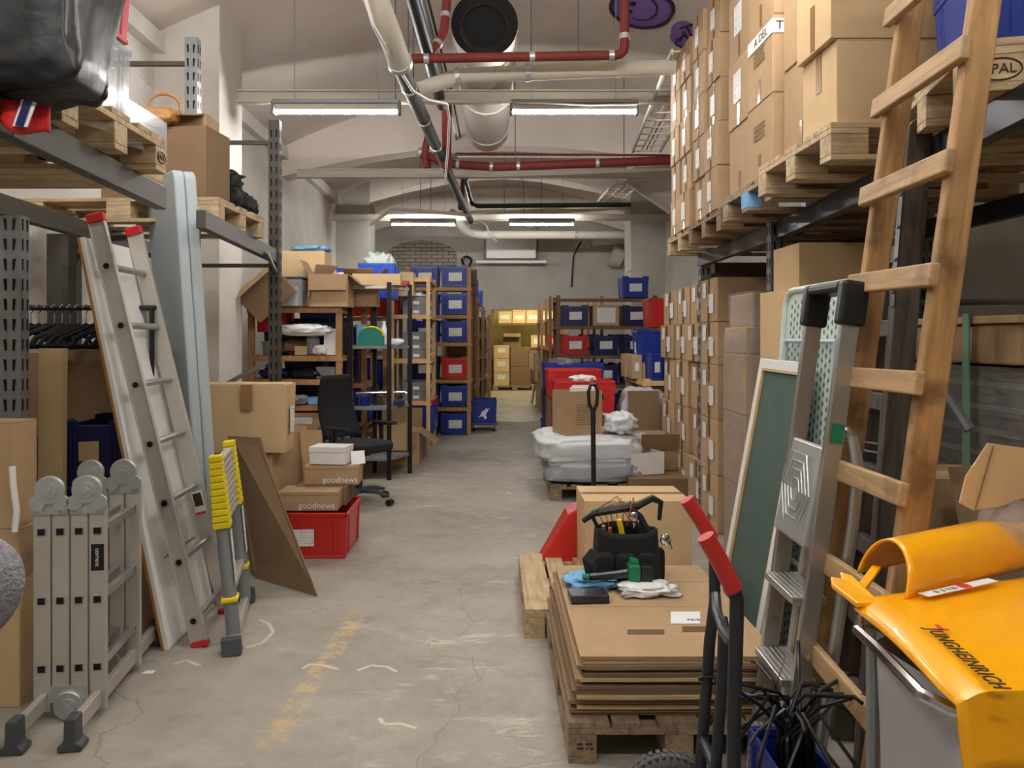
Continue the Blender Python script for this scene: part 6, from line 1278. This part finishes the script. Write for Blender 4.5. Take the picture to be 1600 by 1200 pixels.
for y in (.26,):
    c = (-.085, y+.0, .135); w_ = MB(); w_.tube([(c[0]+.105*math.cos(a), c[1], c[2]+.105*math.sin(a)) for a in [2*PI*k/32 for k in range(32)]], .032, 12, closed=True); t = w_.build('tyre', M['rubber'], r, smooth=True)
    mb = MB()
    for k in range(40):
        a = 2*PI*k/40
        for s in (-1, 1): mb.rbox((c[0]+.1365*math.cos(a+s*.04), c[1]+s*.012, c[2]+.1365*math.sin(a+s*.04)), (.006, .018, .012), (0, -a, 0))
    mb.build('tyre_tread', M['rubber'], t); MB().lathe([(.08, 0), (.08, .03), (.03, .035), (.03, .05)], 24, (c[0], c[1]-.03, c[2]), 'y').build('rim', M['steel_s'], r, smooth=True)
# ================================================================ blue crate of hooks
crate(.16, .3, .34, (.84, 2.14, 0.0), 'blue crate on the floor full of black rods', m='blue', dip=False)
for i in range(26):
    a = 2.4*i; l = random.uniform(.08, .2); el = random.uniform(.15, 1.1); b = V((.84+.04*math.cos(a*1.7), 2.14+.08*math.sin(a*1.3), .02+.004*i)); d = V((math.cos(a)*math.cos(el), math.sin(a)*math.cos(el), math.sin(el)))
    h0 = V((b.x, b.y, random.uniform(.38, .44))); e_ = h0+V((math.cos(a)*.07, math.sin(a)*.07, .08)); f_ = e_+V((math.cos(a)*l, math.sin(a)*l*.8, random.uniform(-.12, .08)))
    f_.y = min(f_.y, 2.66); e_.y = min(e_.y, 2.66); f_.x = min(f_.x, 1.02)
    o = MB().tube([b, h0, e_, f_, f_+(f_-e_).normalized()*.03+V((0, 0, -.015))], .0055, 6).build('bent_rod', M['blacks'] if i % 3 else M['steel_d'], loc=b, smooth=True); tag(o, 'thin black bent rod spraying out of the blue crate', 'rod', 'black bent rods in the blue crate')
# ================================================================ waste stand with orange-yellow lid
r = empty('waste_stand', loc=(1.0, 1.4, 0)); tag(r, 'waste bag stand with an orange-yellow lid in the right foreground', 'waste bin'); O = V((1.0, 1.4, 0))
zl = .93
def L3(px, py, z): Y = 1200*(1.5-z)/(py-525); return V(((px-770)/1200*Y, Y, z))-O
rim = [L3(1340, 985, zl-.02), L3(1370, 1012, zl-.02), L3(1440, 1085, zl-.02), L3(1480, 1105, zl-.025), V((-.2, -.2, zl-.04)), V((.3, -.2, zl-.04)), V((.35, -.12, zl-.03)), V((.35, .2, zl-.03)), V((.3, .26, zl-.02)), V((-.2, .26, zl-.02))]
MB().tube(rim, .011, 8, closed=True).build('rim_tube', M['chrome'], r, smooth=True)
for (x, y) in ((-.22, .18), (.33, .2), (-.2, -.2), (.33, -.2)): MB().tube([(x, y, 0), (x, y, zl-.03)], .012, 8).build('leg', M['steel_s'], r, smooth=True)
def bagf(u, v):
    a = 2*PI*u; f1 = .012*math.sin(11*a+2*v)+.008*math.sin(23*a)*v; cx_ = .06; cy_ = .0
    x = math.copysign(abs(math.cos(a))**.45, math.cos(a))*(.30*(1-.12*v)+f1)+cx_; y = math.copysign(abs(math.sin(a))**.45, math.sin(a))*(.215*(1-.1*v)+f1)+cy_
    return (x, y, zl-.03-.85*v)
MB().grid(bagf, 90, 14, wrap=True).build('waste_bag', M['bin_bag'], r, smooth=True)
MB().lathe([(.2, 0), (.22, .3), (.16, .5), (.02, .55)], 20, (.05, -.04, .08)).build('bag_contents', M['grey'], r, smooth=True)
# lid: local grid, u along X (left to right), v from front (near) to back
x0_, x1_ = -.29, .42
def lid(u, v):
    x = x0_+(x1_-x0_)*u; y = -.27+(.47+.22*u)*v; z_ = zl+.02
    if v < .1: z_ -= .11*((.1-v)/.1)**.9; y = -.27+.047+(-.025)*(1-(v/.1))
    lf = max(0, .06-u)/.06
    z_ -= .02*lf
    z_ += .012*math.sin(PI*v)
    return (x+.055*max(0, v-.2), y, z_)
o_l = MB().grid(lid, 40, 40).build('lid', M['jung'], r, solid=.006, smooth=True)
# raised rounded hood along the back, open on the left side
def hood(u, v):
    x = -.15+.55*u; a = PI*(1.02*v); rr_ = .085-.03*max(0, u-.55); e_ = max(0, u-.6)
    return (x+.03*math.sin(a), .285+.3*u-.1*math.cos(a), zl+.025+rr_*math.sin(a)*(1.1-.8*e_))
MB().grid(hood, 30, 24).build('hood', M['jung'], r, solid=.006, smooth=True)
MB().slab([(-.252, .18, zl+.01), (-.2, .18, zl+.01), (-.19, .33, zl+.02), (-.205, .36, zl+.02), (-.217, .325, zl+.015), (-.235, .34, zl+.015), (-.25, .3, zl+.01)], .012).build('hinge_tab', M['jung'], r, bevel=.004)
MB().bar((-.2, .27, zl+.02), (-.12, .36, zl+.04), .02, .008).build('hinge_arm', M['jung'], r, bevel=.002)
def lz(px, py, z=zl+.035): return L3(px, py, z)
c = (lz(1462, 992)+lz(1558, 1075))*.5; dr = (lz(1558, 1075)-lz(1462, 992)).normalized(); dr.z = 0; c.z = zl+.0405
up = V((0, 0, 1)).cross(dr)
text_obj('JUNGHEINRICH', .036, M['ink'], r, tframe(c, dr, up), sx=.88, sp=1.1, bold=.0002)
t = MB().box(-.02, .004, -.0035, .0035, 0, .0012).box(0, .004, -.0035, .012, 0, .0012).build('logo_arrow', M['redink'], r); t.matrix_local = tframe(c-dr*.118+up*.016, dr, up)
a_, b_ = lz(1443, 932), lz(1552, 908); c = (a_+b_)*.5; dr = (b_-a_); ln = dr.length; dr.z = 0; dr.normalize(); up = V((0, 0, 1)).cross(dr); c.z = zl+.0375
t = MB().box(-ln/2, ln/2, -.012, .012, 0, .001).build('sticker', M['whitep'], r); t.matrix_local = tframe(c, dr, up)
MB().lathe([(.016, .001), (.016, .0018)], 20, (.015, 0, 0)).build('red_dot', M['redink'], t); marks(1, .07, .02, M['grey'], t, tframe((-.045, 0, .0012), (1, 0, 0), (0, 1, 0)), 8)
# ================================================================ person at the left edge
def person():
    me = bpy.data.meshes.new('body'); J = {}
    pts = [('pel', (-1.05, .55, .95), .15, .12), ('wai', (-1.05, .56, 1.1), .15, .11), ('che', (-1.05, .57, 1.32), .18, .12), ('nek', (-1.05, .58, 1.5), .06, .06), ('hea', (-1.05, .61, 1.6), .07, .08), ('top', (-1.05, .62, 1.7), .07, .08),
           ('shR', (-.86, .62, 1.42), .065, .065), ('elR', (-.665, .93, 1.2), .05, .05), ('wrR', (-.82, 1.13, 1.13), .032, .03), ('shL', (-1.25, .6, 1.42), .065, .065), ('elL', (-1.36, .68, 1.15), .05, .05), ('wrL', (-1.3, .92, 1.05), .03, .03),
           ('hpR', (-.95, .55, .88), .09, .09), ('knR', (-.94, .6, .48), .06, .06), ('anR', (-.94, .55, .09), .04, .04), ('toR', (-.93, .7, .045), .035, .04), ('hpL', (-1.15, .55, .88), .09, .09), ('knL', (-1.16, .6, .48), .06, .06), ('anL', (-1.16, .52, .09), .04, .04), ('toL', (-1.17, .67, .045), .035, .04)]
    idx = {n: i for i, (n, *_a) in enumerate(pts)}
    E = [('pel', 'wai'), ('wai', 'che'), ('che', 'nek'), ('nek', 'hea'), ('hea', 'top'), ('che', 'shR'), ('shR', 'elR'), ('elR', 'wrR'), ('che', 'shL'), ('shL', 'elL'), ('elL', 'wrL'), ('pel', 'hpR'), ('hpR', 'knR'), ('knR', 'anR'), ('anR', 'toR'), ('pel', 'hpL'), ('hpL', 'knL'), ('knL', 'anL'), ('anL', 'toL')]
    vs = [V(p[1]) for p in pts]; ed = [(idx[a], idx[b]) for a, b in E]; rad = [p[2:4] for p in pts]
    for (wr, el, s) in (('wrR', 'elR', 1), ('wrL', 'elL', -1)):     # hands with five fingers
        w0 = vs[idx[wr]]; d = (w0-vs[idx[el]]).normalized(); sd = d.cross(V((0, 0, 1))).normalized(); palm = w0+d*.05; vs.append(palm); rad.append((.03, .018)); ip = len(vs)-1; ed.append((idx[wr], ip))
        for k in range(4):
            a = palm+d*.05+sd*(.027-.018*k); b = a+d*(.035+.006*(1-abs(k-1.3)))+V((0, 0, -.012)); c_ = b+d*.022+V((0, 0, -.02))
            i0 = len(vs); vs.extend([a, b, c_]); rad.extend([(.0095, .0095), (.0085, .0085), (.007, .007)]); ed.extend([(ip, i0), (i0, i0+1), (i0+1, i0+2)])
        a = w0+d*.03+sd*.038*s; b = a+d*.035+sd*.015*s; i0 = len(vs); vs.extend([a, b]); rad.extend([(.011, .011), (.009, .009)]); ed.extend([(ip, i0), (i0, i0+1)])
    base = V((-1.05, .58, 0)); me.from_pydata([p-base for p in vs], ed, []); o = bpy.data.objects.new('person', me); C.objects.link(o); o.location = base
    m = o.modifiers.new('skin', 'SKIN'); sv = me.skin_vertices[0] if me.skin_vertices else None
    if sv is None:
        bm = bmesh.new(); bm.from_mesh(me); bm.verts.layers.skin.verify(); bm.to_mesh(me); bm.free(); sv = me.skin_vertices[0]
    for i, (a, b) in enumerate(rad): sv.data[i].radius = (a, b)
    sv.data[0].use_root = True; ss = o.modifiers.new('sub', 'SUBSURF'); ss.levels = 2; ss.render_levels = 2; me.materials.append(M['skin'])
    tag(o, 'person in a grey knit sweater, only the elbow showing at the left edge', 'person')
    def cloth(name, pl, m, mod=0):
        mb = MB()
        for pts_, rs in pl: mb.tube([V(p)-base for p in pts_], rs, 20)
        c_ = mb.build(name, M[m], o, smooth=True); r_ = c_.modifiers.new('remesh', 'REMESH'); r_.mode = 'VOXEL'; r_.voxel_size = .012; r_.use_smooth_shade = True; s2 = c_.modifiers.new('smooth', 'SMOOTH'); s2.iterations = 8; return c_
    cloth('sweater', [([(-1.05, .56, .88), (-1.05, .56, 1.05), (-1.05, .57, 1.3), (-1.05, .58, 1.44), (-1.05, .58, 1.5)], [.18, .17, .19, .13, .08]), ([(-1.0, .58, 1.4), (-.85, .63, 1.4), (-.75, .8, 1.28), (-.635, .93, 1.19), (-.69, 1.0, 1.16), (-.8, 1.11, 1.135)], [.1, .085, .078, .07, .065, .045]), ([(-1.1, .58, 1.4), (-1.26, .6, 1.4), (-1.36, .68, 1.15), (-1.31, .88, 1.07)], [.1, .085, .07, .045])], 'knit')
    cloth('trousers', [([(-1.05, .55, .98), (-1.05, .55, .85)], [.16, .15]), ([(-.97, .55, .9), (-.94, .59, .48), (-.94, .56, .1)], [.105, .08, .065]), ([(-1.13, .55, .9), (-1.16, .59, .48), (-1.16, .53, .1)], [.105, .08, .065])], 'denim')
    for x, y in ((-.94, .62), (-1.165, .59)): MB().blob((x-base.x, y-base.y, .045), (.1, .27, .09), .03, 2, 24, 12, .7, 1, True).build('shoe', M['black'], o, smooth=True)
    hd = MB().blob((0, .04, 1.63), (.165, .2, .24), .0, 2, 28, 18, 1, 0, False).blob((0, .145, 1.615), (.03, .035, .05), 0, 1, 10, 8, 1, 0, False).blob((-.083, .04, 1.625), (.02, .04, .06), 0, 1, 10, 8, 1, 0, False).blob((.083, .04, 1.625), (.02, .04, .06), 0, 1, 10, 8, 1, 0, False).build('face', M['skin'], o, smooth=True)
    MB().blob((-.032, .135, 1.645), (.024, .012, .012), 0, 1, 10, 8, 1, 0, False).blob((.032, .135, 1.645), (.024, .012, .012), 0, 1, 10, 8, 1, 0, False).build('eyes', M['ink'], hd, smooth=True); MB().blob((0, .138, 1.575), (.05, .012, .014), 0, 1, 10, 8, 1, 0, False).build('mouth', M['redink'], hd, smooth=True)
    MB().blob((0, .01, 1.68), (.19, .2, .2), .08, 4, 28, 18, .9, 2, False).build('hair', M['hair'], o, smooth=True)
person()
# ================================================================ scraps on the floor
for i, (px, py, s, t) in enumerate([(232, 1051, .05, 'pale wood chip on the floor right of the folded ladder'), (795, 771, .05, 'small white paper scrap in the middle of the aisle'), (722, 707, .04, 'white scrap further down the aisle near the shelves')]):
    p = Fl(px, py); o = MB().slab([p+V((-s/2, -s/3, .001)), p+V((s/2, -s/4, .001)), p+V((s/2, s/3, .001)), p+V((-s/3, s/3, .001))], .002).build('paper_scrap', M['whitep'], loc=p); tag(o, t, 'scrap')
for i, (q, t) in enumerate([([(593, 1122), (600, 1132), (625, 1131), (650, 1138)], 'short white chalk stroke on the floor at the bottom'), ([(405, 968), (420, 975), (427, 988), (410, 1005), (385, 1012)], 'curled white mark on the floor before the telescopic ladder'), ([(272, 1038), (290, 1032), (312, 1040)], 'faint white arc on the floor beside the wood chip'), ([(472, 1045), (485, 1038), (505, 1040), (528, 1046)], 'white arc on the floor over the yellow stripe'), ([(558, 1048), (580, 1040), (605, 1042), (620, 1050)], 'white arc on the floor right of the yellow stripe')]):
    ps = [Fl(*a)+V((0, 0, .0005)) for a in q]; mb = MB()
    for a, b in zip(ps, ps[1:]): mb.bar(a, b, .018, .001)
    o = mb.build('floor_mark', M['cream'], loc=ps[0]); tag(o, t, 'floor mark')
